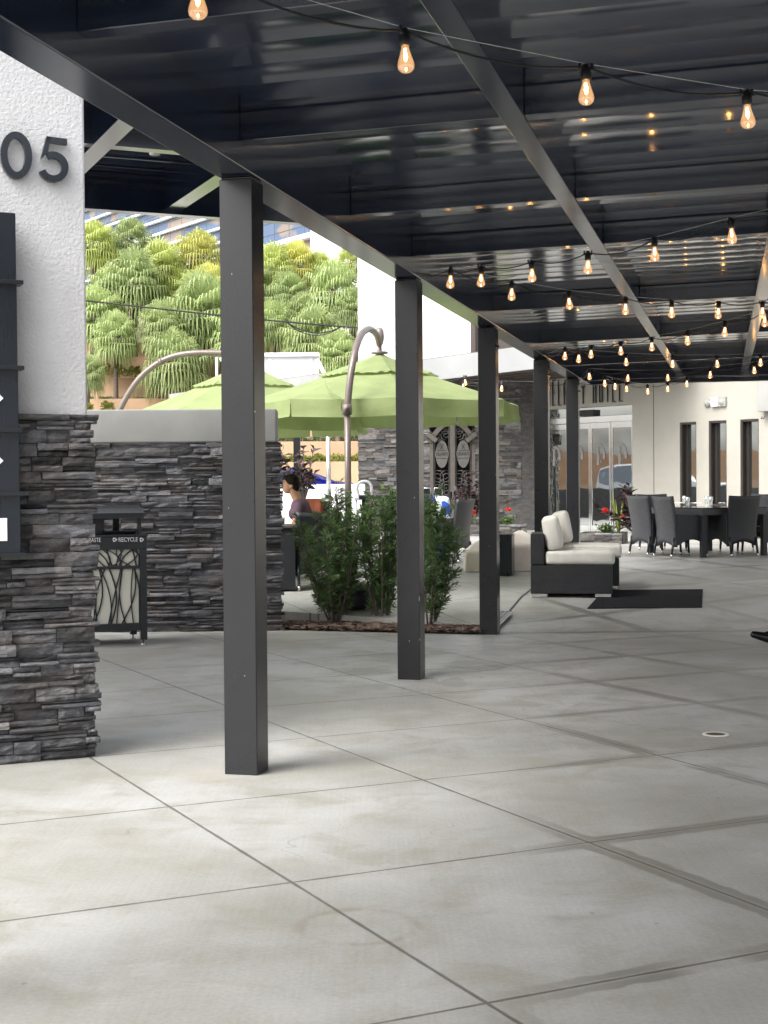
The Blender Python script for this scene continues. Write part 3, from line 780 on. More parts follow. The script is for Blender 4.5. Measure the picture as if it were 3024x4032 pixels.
def recyc(mb, cx, cz, r):
    for k in range(3):
        a = R(90 + 120 * k); 
        def pt(u, v): # u along tangent, v radial
            tx_, tz_ = -math.sin(a), math.cos(a); return (cx + math.cos(a) * v + tx_ * u, cz + math.sin(a) * v + tz_ * u)
        mb.prism([pt(-.55 * r, .35 * r), pt(.25 * r, .35 * r), pt(.25 * r, .12 * r), pt(.8 * r, .5 * r), pt(.25 * r, .95 * r), pt(.25 * r, .72 * r), pt(-.35 * r, .72 * r)], -.0085, -.0045)
for px in (451, 557): q = bpx(px, 2125); recyc(b, q[0], q[1], .024)
b.build('lettering', M['lettering'], bn)

# ================================================================ STRING LIGHTS
D = 3024 / 1659
def bulbpos(x, y, z=3.03): return onz(x * D, y * D, z)
socket_me = MB(); socket_me.lathe([(0, .062), (.012, .062), (.013, .045), (.021, .043), (.022, .006), (.019, 0), (0, 0)], 10)
socket_me.box(-.03, -.02, -.004, .004, .04, .066); socket_me.box(.02, .03, -.004, .004, .04, .066); socket_me.box(-.03, .03, -.006, .006, .036, .05)
bulb_me = MB(); bulb_me.lathe([(.013, .0), (.0145, -.012), (.021, -.035), (.0285, -.058), (.031, -.072), (.028, -.084), (.018, -.094), (.0, -.099)], 14)
fil_me = MB(); fil_me.tube([(0, 0, -.012), (-.004, 0, -.02), (.005, 0, -.03), (-.005, 0, -.038), (.004, 0, -.046), (0, 0, -.052)], .0042, 6)
fil_me.ball((0, 0, -.04), (.0075, .0075, .013), 8); fil_me.ball((0, 0, -.084), (.003, .003, .007), 6)
PROTO = {}
def light_string(label, pts, ends, sag=.05, z=3.03):
    st = thing('light_string', label, 'string lights', (0, 0, 0), 0, 'warm bulb strings hung under and beside the pergola')
    P = [bulbpos(*p, z) if len(p) == 2 else Vector(p) for p in pts]
    for p in P:
        # part: bulb glass; sub-parts: socket, filament
        if 'b' not in PROTO:
            gb = bulb_me.build('bulb', M['bulb'], st, True); so = socket_me.build('socket', M['blackpl'], gb, True); fi = fil_me.build('filament', M['glow'], gb, True)
            PROTO['b'] = (gb, so, fi); cs = (gb,)
        else:
            gb = PROTO['b'][0].copy(); col.objects.link(gb); gb.parent = st
            for q in PROTO['b'][1:]:
                c = q.copy(); col.objects.link(c); c.parent = gb
        gb.location = p + Vector((0, 0, .048)); gb.rotation_euler = (random.uniform(-.06, .06), random.uniform(-.06, .06), random.uniform(0, 3))
    chain = [ends[0]] + [p + Vector((0, 0, .10)) for p in P] + [ends[1]]
    cab, wire = MB(), MB()
    path, wp = [], []
    for a, b2 in zip(chain, chain[1:]):
        L = (b2 - a).length
        for k in range(8):
            q = k / 8; path.append(a.lerp(b2, q) - Vector((0, 0, sag * min(1, L / .7) * 4 * q * (1 - q))))
            wp.append(a.lerp(b2, q) + Vector((0, 0, .012)))
    path.append(chain[-1]); wp.append(chain[-1])
    cab.tube(path, .0048, 5); cab.build('cable', M['cable'], st, True)
    wire.tube(wp, .0018, 4); wire.build('guide_wire', M['silver'], st, True)
hook = lambda x, y: onz(x * D, y * D, 3.16)
light_string('light string nearest the camera with large bulbs high in the frame', [(427, 8), (875, 128), (1266, 200), (1614, 252)], (pg(.2, -2.9, 3.2), pg(4.2, .4, 3.25)), .045)
light_string('light string rising to the right from the hook by the second post', [(1039.5, 606), (1149, 595), (1270, 577), (1414, 549), (1580, 510)], (pg(.21, 3.75, 3.15), pg(4.2, 1.0, 3.25)), .05)
light_string('long light string crossing level below the second crossbeam', [(973.5, 609), (1105.5, 636), (1229, 656), (1351.5, 668), (1451, 675), (1552, 677), (1647, 676)], (pg(.21, 3.8, 3.14), pg(4.2, 8.9, 3.2)), .05)
light_string('light string rising right from the hook by the fourth post', [(1277, 765), (1341, 758), (1408, 749), (1485.7, 736), (1566, 717), (1652, 695)], (pg(.21, 11.0, 3.14), pg(4.2, 7.0, 3.22)), .05)
light_string('light string hanging level midway down the far bays', [(1220.7, 769), (1250.5, 775), (1352.3, 782), (1452.7, 786), (1549, 786), (1643, 783)], (pg(.21, 11.1, 3.14), pg(4.2, 14.0, 3.2)), .05)
light_string('farthest light string under the pergola end beam', [(1272.8, 813), (1356.4, 817), (1442.3, 816), (1534.4, 810), (1629, 800)], (pg(.21, 15.0, 3.14), pg(4.2, 13.0, 3.2)), .05)
light_string('short drooping light string in front of the hotel wall', [(1306, 828), (1353.3, 840), (1399, 845), (1442.2, 840), (1483.7, 829)], (pg(.5, 16.5, 3.14), pg(4.0, 16.5, 3.2)), .06, 3.0)
light_string('light string crossing the stone wall towards the hotel lettering', [(1084, 839), (1246, 841), (1328.5, 834.5)], (aty(1005 * D, 830 * D, 27.5), pg(3.0, 16.6, 3.2)), .05, 3.0)
light_string('pair of bulbs on a string under the restaurant roof', [(1005, 826), (1000, 835)], (aty(960 * D, 822 * D, 28), aty(1050 * D, 822 * D, 27)), .03, 3.15)

# ================================================================ SHRUB BED
bedA, bedB = onz(1100, 2481), onz(1905, 2500)
g = MB()
g.quad(bedA + Vector((0, .0, .012)), bedB + Vector((0, 0, .012)), Vector((BR.x, BR.y - .005, .012)), Vector((BL.x, BL.y - .005, .012)))
rr = random.Random(4)
tag(g.build('soil', M['soil']), kind='structure')
g = MB()
for i in range(1500):
    s_, t_ = rr.random(), rr.random()
    p = bedA.lerp(bedB, s_).lerp(Vector((BL.x, BL.y, 0)).lerp(Vector((BR.x, BR.y, 0)), s_), t_ * .97 + .01)
    m_ = Matrix.Translation((p.x, p.y, .018 + rr.random() * .03)) @ Matrix.Rotation(rr.uniform(0, 6.3), 4, 'Z') @ Matrix.Rotation(rr.uniform(-.6, .6), 4, 'X')
    l_, w2 = rr.uniform(.025, .06), rr.uniform(.012, .026)
    g.box(-l_, l_, -w2, w2, -.004, .004, min(1, max(0, rr.gauss(.5, .3))), m_)
tag(g.build('mulch', M['mulch']), 'brown bark mulch in the narrow planting bed', 'mulch', kind='stuff')

def podocarpus(seed, h, spread, nst):
    r_ = random.Random(seed); L, S = MB(), MB()
    for k in range(nst):
        a = r_.uniform(0, 6.28); rad = spread * (r_.random() ** .7); hh_ = h * (1 - .35 * (rad / spread) ** 1.6) * r_.uniform(.85, 1.02)
        base = Vector((math.cos(a) * .05, math.sin(a) * .05, 0)); tip = Vector((math.cos(a) * rad, math.sin(a) * rad, hh_))
        pts = [base.lerp(tip, q) + Vector((math.cos(a), math.sin(a), 0)) * (.12 * spread * math.sin(math.pi * q)) for q in [i / 7 for i in range(8)]]
        S.tube(pts, [.011 * (1 - .7 * i / 7) for i in range(8)], 5)
        nb = int(hh_ * 26)
        for i in range(nb):
            q = .12 + .88 * i / nb; p = base.lerp(tip, q) + Vector((math.cos(a), math.sin(a), 0)) * (.12 * spread * math.sin(math.pi * q))
            if q < .25 and r_.random() < .5: continue
            bd = Vector((r_.uniform(-1, 1), r_.uniform(-1, 1), r_.uniform(.1, 1.0))).normalized()
            bl = r_.uniform(.05, .17) * (1.1 - .4 * q)
            e = p + bd * bl; S.tube([p, e], [.004, .002], 4, cap=False)
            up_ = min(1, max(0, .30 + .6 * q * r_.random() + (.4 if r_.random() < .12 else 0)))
            nl = r_.randint(13, 20)
            for j in range(nl):
                qq = (j + 1) / nl; c = p.lerp(e, qq); an = r_.uniform(0, 6.28)
                o1 = bd.orthogonal().normalized(); o2 = bd.cross(o1)
                d = (o1 * math.cos(an) + o2 * math.sin(an)) * (1 - .55 * qq) + bd * (.25 + .8 * qq)
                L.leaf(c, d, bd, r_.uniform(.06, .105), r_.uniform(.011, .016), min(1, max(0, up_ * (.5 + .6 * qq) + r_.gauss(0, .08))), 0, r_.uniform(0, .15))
    return L, S
pods = [((1318, 2455), 1.54, .46, 18, 21, 'leftmost bushy podocarpus shrub in the mulch bed beside the stone wall'),
        ((1505, 2455), 1.62, .30, 12, 22, 'middle podocarpus shrub standing partly behind the second post'),
        ((1690, 2465), 1.5, .36, 13, 23, 'right hand podocarpus shrub with bare lower stems next to the third post')]
for (px, py), h, sp_, nst, sd_, lab in pods:
    p = onz(px, py, .02)
    t_ = thing('podocarpus_shrub', lab, 'shrub', (p.x, p.y, .015), 0, 'podocarpus shrubs in the bed')
    L, S = podocarpus(sd_, h, sp_, nst)
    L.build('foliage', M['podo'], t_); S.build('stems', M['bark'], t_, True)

# trench grate by the third post
g0, g1 = onfloor(1952, 2492), onfloor(2021, 2421)
d_ = (g1 - g0); L_ = d_.length; rz = math.atan2(d_.y, d_.x)
gr = thing('drain_grate', 'slotted steel trench drain cover beside the third post', 'drain cover', (g0.x, g0.y, .03), rz)
gr.rotation_euler = (0, -math.atan2(d_.z, Vector((d_.x, d_.y)).length), rz)
b = MB(); b.box(0, L_, 0, .012, 0, .012); b.box(0, L_, .18, .192, 0, .012); b.box(0, .012, .012, .18, 0, .012); b.box(L_ - .012, L_, .012, .18, 0, .012); b.build('rim', M['silver'], gr)
b = MB(); b.quad((.012, .012, .001), (L_ - .012, .012, .001), (L_ - .012, .18, .001), (.012, .18, .001)); b.build('sump', M['blackpl'], gr)
b = MB(); nx_ = int(L_ / .045)
for i in range(nx_):
    x = .012 + (L_ - .03) * i / nx_
    b.box(x, x + .014, .012, .18, .002, .009)
for j in range(3): b.box(.012, L_ - .012, .03 + j * .05, .045 + j * .05, .0022, .0085)
b.build('bars', M['greymetal'], gr)
# round floor drain
p = onz(2818, 2893)
fd = thing('floor_drain', 'round floor clean-out cap with pale rim set in the paving', 'drain', (p.x, p.y, .0))
b = MB(); b.lathe([(.058, .001), (.06, .006), (.078, .006), (.08, .001)], 32); b.build('rim', M['panelbin'], fd, True)
b = MB(); b.lathe([(0, .004), (.058, .004)], 32); b.box(-.012, .012, -.012, .012, .004, .01); b.build('lid', plain('brown cast lid', (.10, .075, .06), .6, .3, .3, 30), fd)

# ================================================================ LOUNGE CHAIRS, MAT, COVERED PIECES
def slope_at(Y): return math.atan2(zf(Y + .4) - zf(Y - .4), .8)
def lounge(label, p, rz):
    t_ = thing('lounge_chair', label, 'lounge chair', p, rz, 'wicker lounge chairs by the door mat')
    b = MB(); b.rbox(0, .94, 0, .76, .035, .37, .014, 2); b.rbox(0, .16, .0, .76, .372, .735, .014, 2); b.build('base', M['wick'], t_)
    for x in (.01, .74):
        for y in (.015, .645): f_ = MB(); f_.box(x, x + .18, y, y + .1, 0, .035); f_.build('foot', M['silver'], t_)
    b = MB(); b.rbox(.17, .965, .01, .75, .372, .53, .045, 4, puff=.012); b.build('seat_cushion', M['cush'], t_, True)
    b = MB(); m_ = Matrix.Translation((.195, 0, .528)) @ Matrix.Rotation(R(-11), 4, 'Y')
    b.rbox(0, .19, .03, .73, 0, .385, .055, 4, m=m_, puff=.012)
    b.build('back_cushion', M['cush'], t_, True)
    return t_
s0 = onfloor(2090, 2353); s1 = onfloor(2385, 2345)
rz = R(-7)
A_ = lounge('nearer cream cushioned black wicker lounge chair seen from its side', (s0.x, s0.y, zf(s0.y + .2) - .004), rz)
mm = Matrix.Rotation(rz, 4, 'Z')
off = mm @ Vector((.105, .80, 0))
q = s0 + off
lounge_lbl = 'farther cream cushioned black wicker lounge chair behind the nearer one'
B_ = copy_thing(A_, lounge_lbl, (q.x, q.y, zf(q.y + .3)), rz - R(1.5))
cs = [onfloor(*p) for p in ((2313, 2398), (2764, 2393), (2768, 2323), (2390, 2326))]
g = MB(); up = Vector((0, 0, .012))
nm = 14
def mp_(i, j): p = cs[0].lerp(cs[1], i / nm).lerp(cs[3].lerp(cs[2], i / nm), j / nm); return Vector((p.x, p.y, zf(p.y) + .011))
g.add([mp_(i, j) for j in range(nm + 1) for i in range(nm + 1)], [(j * (nm + 1) + i, j * (nm + 1) + i + 1, (j + 1) * (nm + 1) + i + 1, (j + 1) * (nm + 1) + i) for j in range(nm) for i in range(nm)])
for e0, e1 in ((0, 1), (1, 2), (2, 3), (3, 0)):
    for i in range(nm):
        p, q = cs[e0].lerp(cs[e1], i / nm), cs[e0].lerp(cs[e1], (i + 1) / nm)
        g.quad(*[Vector((v.x, v.y, zf(v.y) + h_)) for v, h_ in ((p, .0), (q, .0), (q, .011), (p, .011))])
cen = sum(cs, Vector()) / 4
tag(g.build('door_mat', M['mat']), 'rectangular charcoal door mat on the paving in front of the lounge chairs', 'mat')

def covered(name, label, x0, x1, y, yt, depth, peak, seed):
    p = onfloor(x0, y); W = (x1 - x0) / F * p.y; H = (y - yt) / F * p.y
    t_ = MB(); r_ = random.Random(seed); nx, nz = 16, 8
    vs = []; per = [(i / nx, 0) for i in range(nx)] + [(1, i / nx) for i in range(nx)] + [(1 - i / nx, 1) for i in range(nx)] + [(0, 1 - i / nx) for i in range(nx)]
    k = len(per)
    for j in range(nz + 1):
        q = j / nz
        for i, (a, c) in enumerate(per):
            fl = 1 + .05 * (1 - q)
            wv = .022 * (1 - q) * math.sin(i * .9 + seed) + .02 * (1 - q) * noise.noise(Vector((i * .35, q * 2, seed)))
            ca_, cc_ = a - .5, c - .5
            vs.append(((ca_ * fl) * W * (1 + wv) + W / 2, (cc_ * fl) * depth * (1 + wv) + depth / 2, .015 + H * .62 * q))
    for rr_, zz in ((.82, .72), (.45, .9), (.1, 1.0)):
        for i, (a, c) in enumerate(per): vs.append(((a - .5) * rr_ * W + W / 2, (c - .5) * rr_ * depth + depth / 2, H * (.62 + (zz - .62) * peak) + .006 * noise.noise(Vector((a * 5, c * 5, seed)))))
    rows = nz + 1 + 3
    fs = [(j * k + i, j * k + (i + 1) % k, (j + 1) * k + (i + 1) % k, (j + 1) * k + i) for j in range(rows - 1) for i in range(k)] + [[(rows - 1) * k + i for i in range(k)]]
    t_.add(vs, fs); o = t_.build(name, M['cover'], None, True); o.location = (p.x, p.y, zf(p.y))
    return tag(o, label, 'furniture cover')
covered('furniture_cover', 'beige cloth cover over a table beside the dark storage box', 1985, 2140, 2253, 2093, .9, 1.0, 3)
covered('furniture_cover', 'beige cloth cover on a low seat left of the third post', 1836, 1950, 2255, 2135, .7, 1.0, 8)
p = onfloor(1944, 2270)
t_ = thing('storage_box', 'dark grey tank cabinet standing between the two covered pieces', 'cabinet', (p.x, p.y, zf(p.y)), R(-10))
b = MB(); wB = (2016 - 1944) / F * p.y; hB = (2270 - 2104) / F * p.y
b.rbox(0, wB, 0, .42, .02, hB - .015, .008, 2); b.build('body', M['sign'], t_); b = MB(); b.rbox(-.008, wB + .008, -.008, .428, hB - .015, hB, .004, 2); b.build('lid', M['sign'], t_)
b = MB(); b.box(.03, wB - .03, .03, .39, 0, .02); b.build('plinth', M['blackpl'], t_)

# ================================================================ WICKER DINING SETS
def arch(x0, x1, zlow, zhi, n=10): return [(x0 + (x1 - x0) * i / n, zlow + (zhi - zlow) * math.sin(math.pi * i / n)) for i in range(n + 1)]
def wicker_chair(label, group, mat, matin):
    t_ = thing('wicker_chair', label, 'chair', (0, 0, 0), 0, group)
    W, Dp, H = .56, .58, .93
    # backrest: flares and leans back towards the top, arched lower edge
    b = MB(); nx, nz = 12, 12; rowsF, rowsB = [], []
    for j in range(nz + 1):
        q = j / nz
        for i in range(nx + 1):
            f_ = i / nx; low = .16 + .07 * math.sin(math.pi * f_)
            z = low + (H - low) * q - (.01 * math.sin(math.pi * f_) * q if q > .9 else 0)
            zz = max(0, (z - .4) / .53); hw = W / 2 * (.90 + .1 * zz) if z > .4 else W / 2 * (.90 + .06 * (.4 - z) / .25)
            y = -Dp / 2 - .08 * zz ** 1.4 - .025 * max(0, (.35 - z)) + .03 * math.cos(math.pi * (f_ - .5)) * -1
            rowsF.append(((f_ - .5) * 2 * hw, y + .05, z)); rowsB.append(((f_ - .5) * 2 * hw, y, z))
    k = (nx + 1) * (nz + 1)
    idx = lambda j, i: j * (nx + 1) + i
    fs = []
    for j in range(nz):
        for i in range(nx):
            fs.append((idx(j, i + 1), idx(j, i), idx(j + 1, i), idx(j + 1, i + 1))); fs.append(tuple(k + x for x in (idx(j, i), idx(j, i + 1), idx(j + 1, i + 1), idx(j + 1, i))))
    for j in range(nz):
        fs.append((idx(j, 0), k + idx(j, 0), k + idx(j + 1, 0), idx(j + 1, 0))); fs.append((k + idx(j, nx), idx(j, nx), idx(j + 1, nx), k + idx(j + 1, nx)))
    for i in range(nx):
        fs.append((idx(nz, i), k + idx(nz, i), k + idx(nz, i + 1), idx(nz, i + 1))); fs.append((idx(0, i + 1), k + idx(0, i + 1), k + idx(0, i), idx(0, i)))
    b.add(rowsF + rowsB, fs); b.build('backrest', mat, t_, True)
    b = MB(); b.rbox(-W / 2 + .05, W / 2 - .05, -Dp / 2 + .03, Dp / 2, .36, .44, .02, 2); b.build('seat', matin, t_)
    for s_ in (-1, 1):
        b = MB(); pts = [(-Dp / 2 + .03, .66), (Dp / 2 - .02, .635), (Dp / 2 + .01, .60)] + [(p[0], p[1]) for p in arch(Dp / 2, -Dp / 2 + .03, .17, .27)]
        m_ = Matrix.Translation((s_ * (W / 2 - .03), 0, 0)) @ Matrix.Rotation(R(90), 4, 'Z')
        b.prism(pts, -.024, .024, m=m_); b.build('arm_panel', matin, t_, bevel=.01)
        for y, x_, ly in ((Dp / 2 - .025, W / 2 - .035, .02), (-Dp / 2 + .0, W / 2 - .035, -.045)):
            b = MB(); b.tube([(s_ * x_, y + ly, .05), (s_ * x_, y, .3)], [.017, .021], 8); lg = b.build('leg', M['black'], t_, True)
            b = MB(); b.tube([(s_ * x_, y + ly * 1.15, 0), (s_ * x_, y + ly, .052)], [.015, .0175], 8); b.build('foot_cap', M['silver'], lg, True)
    return t_
TH = R(67)
tc = onfloor(2766, 2196)                      # near corner of the table
e1 = Vector((-math.cos(TH), math.sin(TH), 0)); e2 = Vector((math.sin(TH), math.cos(TH), 0))
S1, S2 = 1.5, 1.2
def tp(a, c): v = tc + e1 * a + e2 * c; return Vector((v.x, v.y, zf(v.y)))
tzz = zf((tc + e1 * .5 + e2 * .5).y)
ang = math.atan2(e1.y, e1.x)
tb = thing('wicker_table', 'square black wicker dining table with glass top set with glasses', 'table', (tc.x, tc.y, tzz), ang)
# local frame: x along e1, y must be -e2 side -> use negative y
b = MB(); b.rbox(0, S1, -S2, 0, .63, .735, .01, 2); b.build('apron', M['wickg'], tb)
b = MB(); b.rbox(-.008, S1 + .008, -S2 - .008, .008, .735, .745, .003, 2); b.build('glass_top', plain('black glass top', (.012, .013, .015), .12, 0, .1, 4), tb)
for x in (0, S1 - .08):
    for y in (-S2, -.08): b = MB(); b.rbox(x, x + .08, y, y + .08, 0 - .05, .63, .008, 2); b.build('leg', M['wick'], tb)
def faceang(d): return math.atan2(d.y, d.x) - math.pi / 2     # chair looks along its +y
GRP = 'wicker chairs round the laid table'
c0 = wicker_chair('wicker chair with lit grey back seen from behind, nearest the stone planter', GRP, M['wickg'], M['wick'])  # daylight on the backrest is put into its colour: grey back, black sides
def behind(pa, pb, turn=0):
    """stand a chair by the two floor points of its rear feet"""
    a, b_ = onfloor(*pa), onfloor(*pb); m_ = (a + b_) / 2
    return m_
def stand(m_, d): v = m_ + d * .34; return Vector((v.x, v.y, zf(v.y)))
m1, m2_, m3 = behind((2475, 2184), (2550, 2190)), behind((2571, 2191), (2651, 2199)), behind((2874, 2197), (2988, 2191))
c0.location = stand(m1, e2); c0.rotation_euler.z = faceang(e2) + .03
chairs = [('second wicker chair with lit grey back in front of the laid table', stand(m2_, e2), faceang(e2) - .03),
          ('black wicker chair seen from behind at the right front of the laid table', stand(m3, e1), faceang(e1) + .02),
          ('wicker chair behind the laid table below the right window', tp(.30, S2 + .22), faceang(-e2) + .1),
          ('wicker chair behind the laid table below the middle window', tp(.92, S2 + .25), faceang(-e2) - .05),
          ('wicker chair at the far left of the laid table under the dark red plant', tp(S1 + .36, .55), faceang(-e1))]
dark = None
for lab, p, a in chairs:
    c = copy_thing(c0, lab, p, a)
    if 'black wicker chair seen' in lab or 'far left' in lab:
        for ch in [x for x in col.objects if x.parent == c and x.name.startswith('backrest')]:
            if dark is None: dark = ch.data.copy(); dark.materials[0] = M['wick']
            ch.data = dark
gl = MB(); gl.lathe([(0, .004), (.028, .004), (.03, .0), (.037, .145), (.034, .145), (.028, .012), (0, .012)], 16)
gsp = [(.83, .3), (.42, .22), (.36, .33), (.22, .62), (.15, .74), (.75, .9)]
glab = ['tumbler on the laid table standing alone at the left', 'tumbler at the back of the pair left of the table corner', 'tumbler at the front of the pair left of the table corner', 'left tumbler of the pair near the right hand chair', 'right tumbler of the pair near the right hand chair', 'tumbler at the far side of the laid table']
zt_ = tzz + .7455
gpix = [(2634, 1983), (2693, 1983), (2708, 1992), (2782, 1985), (2799, 1990)]
g1 = None
for i, (px, py) in enumerate(gpix):
    v = onz(px, py, zt_)
    if g1 is None:
        g1 = gl.build('tumbler', M['tumbler'], None, True); o = g1
    else: o = g1.copy(); col.objects.link(o)
    o.location = (v.x, v.y, zt_); tag(o, glab[i], 'drinking glass', 'tumblers on the laid table')
nl_ = ['folded white napkin left of the tumblers on the laid table', 'folded white napkin between the two pairs of tumblers', 'folded white napkin at the right of the laid table']
for i, (px, py) in enumerate(((2662, 1981), (2740, 1982), (2842, 1982))):
    v = onz(px, py, zt_); b = MB(); r_ = random.Random(i)
    vs = []
    for j in range(7):
        for k in range(5):
            vs.append(((j / 6 - .5) * .26, (k / 4 - .5) * .11, .004 + .012 * abs(noise.noise(Vector((j * .6, k * .7, i * 5)))) + (.008 if 0 < k < 4 else 0)))
    b.add(vs, [(j * 5 + k, (j + 1) * 5 + k, (j + 1) * 5 + k + 1, j * 5 + k + 1) for j in range(6) for k in range(4)])
    o = b.build('napkin', M['napkin'], None, True); o.location = (v.x, v.y, zt_); o.rotation_euler.z = R(20 + i * 25)
    md = o.modifiers.new('s', 'SOLIDIFY'); md.thickness = .003
    tag(o, nl_[i], 'napkin', 'napkins on the laid table')

# ================================================================ UMBRELLAS
def umbrella(label, apex, R_, zr, rot0, mast, hubdrop=.05):
    A0 = apex
    t_ = thing('cantilever_umbrella', label, 'umbrella', (A0.x, A0.y, zf(A0.y)), 0, 'lime green cantilever umbrellas')
    L = lambda p: Vector(p) - Vector((A0.x, A0.y, zf(A0.y)))
    cor = [Vector((R_ * math.cos(rot0 + R(45) * k), R_ * math.sin(rot0 + R(45) * k), zr - zf(A0.y))) for k in range(8)]
    H = A0.z - zr
    def pt(k, s_, q):   # sector k, s along the rim 0..1, q from apex 0 to rim 1
        e = cor[k].lerp(cor[(k + 1) % 8], s_); mid = math.sin(math.pi * s_)
        z = A0.z - zf(A0.y) - H * (q ** .93) - .035 * mid * q * (1 - .5 * q)
        return Vector((e.x * q, e.y * q, z))
    b = MB(); NS, NQ = 10, 9; q0, q1 = .33, 1.0
    for k in range(8):
        vs = [pt(k, i / NS, q0 + (q1 - q0) * j / NQ) for j in range(NQ + 1) for i in range(NS + 1)]
        b.add(vs, [(j * (NS + 1) + i, j * (NS + 1) + i + 1, (j + 1) * (NS + 1) + i + 1, (j + 1) * (NS + 1) + i) for j in range(NQ) for i in range(NS)])
    can = b.build('canopy', M['green'], t_, True)
    b = MB()
    for k in range(8):
        vs = [pt(k, i / NS, .03 + .40 * j / 5) + Vector((0, 0, .05 * (1 - .2 * j / 5) + (.012 * math.sin(i * 2.6 + k) if j == 5 else 0))) for j in range(6) for i in range(NS + 1)]
        b.add(vs, [(j * (NS + 1) + i, j * (NS + 1) + i + 1, (j + 1) * (NS + 1) + i + 1, (j + 1) * (NS + 1) + i) for j in range(5) for i in range(NS)])
    b.build('vent', M['green'], t_, True)
    b = MB(); rr_ = random.Random(int(R_ * 1000))
    for k in range(8):
        c0_, c1_ = cor[k], cor[(k + 1) % 8]; nrm = ((c0_ + c1_) / 2); nrm.z = 0; nrm.normalize(); vs = []
        for j in range(5):
            for i in range(17):
                s_ = i / 16; base = pt(k, s_, 1.0); dn = .205 * j / 4
                wv = .035 * (j / 4) * math.sin(s_ * 9 + k * 1.7) * math.sin(math.pi * s_) + .03 * (j / 4) * noise.noise(Vector((s_ * 3, k * 2.1, j * .3)))
                vs.append(base + nrm * (wv + .015 * (j / 4)) - Vector((0, 0, dn * (1 - .12 * math.sin(math.pi * s_) * 0) )) + (c1_ - c0_) * (.02 * (j / 4) * (0.5 - s_)))
        b.add(vs, [(j * 17 + i, j * 17 + i + 1, (j + 1) * 17 + i + 1, (j + 1) * 17 + i) for j in range(4) for i in range(16)])
    b.build('valance', M['green'], t_, True)
    for k in range(8):
        b = MB(); b.tube([Vector((0, 0, A0.z - zf(A0.y) - .14)), cor[k] * .97 + Vector((0, 0, cor[k].z * .03 - .025))], .011, 6); b.build('rib', M['bronze'], t_, True)
    hz = A0.z - zf(A0.y)
    b = MB(); b.lathe([(.0, -.2), (.035, -.19), (.04, -.1), (.04, .03), (.11, .045), (.10, .065), (.03, .075), (.025, .15), (.045, .17), (.058, .25), (.05, .33), (.03, .36), (0, .36)], 16, c=(0, 0, hz)); b.build('hub', M['bronze'], t_, True)
    pts, rs = mast
    b = MB(); b.tube([L(p) for p in pts], rs, 14); b.build('mast', M['bronze'], t_, True)
    return t_, L
ap = aty(1495, 1406, 18.35)
rim = 2.53
YP = 16.6
mp = [aty(x, y, Y) for x, y, Y in ((1367, 1612, YP), (1371, 1570, YP + .0), (1378, 1500, YP + .03), (1387, 1440, YP + .08), (1398, 1385, YP + .18), (1411, 1342, YP + .36), (1428, 1310, YP + .62), (1450, 1296, YP + .95), (1470, 1303, YP + 1.25), (1486, 1325, YP + 1.5), (1494, 1355, YP + 1.7))]
def smooth_path(P, n=5):
    out = []
    for i in range(len(P) - 1):
        a, b_, c, d = P[max(i - 1, 0)], P[i], P[i + 1], P[min(i + 2, len(P) - 1)]
        for k in range(n):
            t = k / n
            out.append(.5 * ((2 * b_) + (c - a) * t + (2 * a - 5 * b_ + 4 * c - d) * t * t + (3 * b_ - a - 3 * c + d) * t ** 3))
    return out + [P[-1]]
mp = smooth_path(mp)
U, L = umbrella('larger lime green octagonal umbrella in front, on a curved bronze mast', ap, 1.78, rim, R(-125), (mp, .04))
b = MB(); p0_ = L(aty(1367, 1612, YP)); zb_ = zf(YP) - zf(ap.y)
b.tube([(p0_.x, p0_.y, p0_.z + .05), (p0_.x + .008, p0_.y + .02, zb_ + .2)], .0375, 14); b.build('lower_mast', M['bronze'], U, True)
b = MB(); b.tube([(p0_.x, p0_.y, p0_.z - .06), (p0_.x, p0_.y, p0_.z + .06)], .055, 14); b.box(p0_.x - .02, p0_.x + .02, p0_.y - .085, p0_.y, p0_.z - .03, p0_.z + .04); b.ball((p0_.x - .0, p0_.y - .09, p0_.z + .01), .024, 10); b.build('clamp', M['bronze'], U, True)
pb = L(onfloor(1365, 2398)); 
b = MB(); b.lathe([(0, .30), (.10, .30), (.13, .27), (.30, .24), (.36, .19), (.37, .03), (.34, 0), (0, 0)], 28, c=(p0_.x + .01, p0_.y + .03, zb_)); b.build('base', M['blackpl'], U, True)
cords = MB()
for off_ in (0, .05):
    k0 = L(aty(1275 + off_ * 60, 1500, 17.1)); k1 = L(aty(1340, 1565, 16.75))
    cords.tube([k0, k0.lerp(k1, .5) + Vector((-.03, -.06, -.05)), k1 + Vector((0, -.05, 0)), k1 + Vector((.02, -.06, -.15))], .006, 5)
cords.build('tie_cord', M['green'], U, True)

ap2 = aty(968, 1440, 20.3)
Y2 = 21.0
m2 = smooth_path([aty(x, y, Y2 - i * .02) for i, (x, y) in enumerate(((455, 1660), (470, 1620), (500, 1560), (545, 1495), (600, 1445), (668, 1408), (745, 1392), (830, 1389), (910, 1393), (952, 1405)))])
U2, L2 = umbrella('farther lime green umbrella behind the low wall, with a wide arching mast', ap2, 1.72, 2.47, R(-118), (m2, .042))
b = MB(); q_ = L2(m2[0]); b.tube([q_, (q_.x - .02, q_.y, .15)], .042, 12); b.build('lower_mast', M['bronze'], U2, True)
b = MB(); b.lathe([(0, .25), (.1, .25), (.34, .2), (.37, .03), (0, 0)], 24, c=(q_.x - .02, q_.y, 0)); b.build('base', M['blackpl'], U2, True)
b = MB(); j_ = 22; b.tube([L2(m2[j_]), L2(m2[j_ + 1])], .054, 12); b.build('coupling', M['bronze'], U2, True)

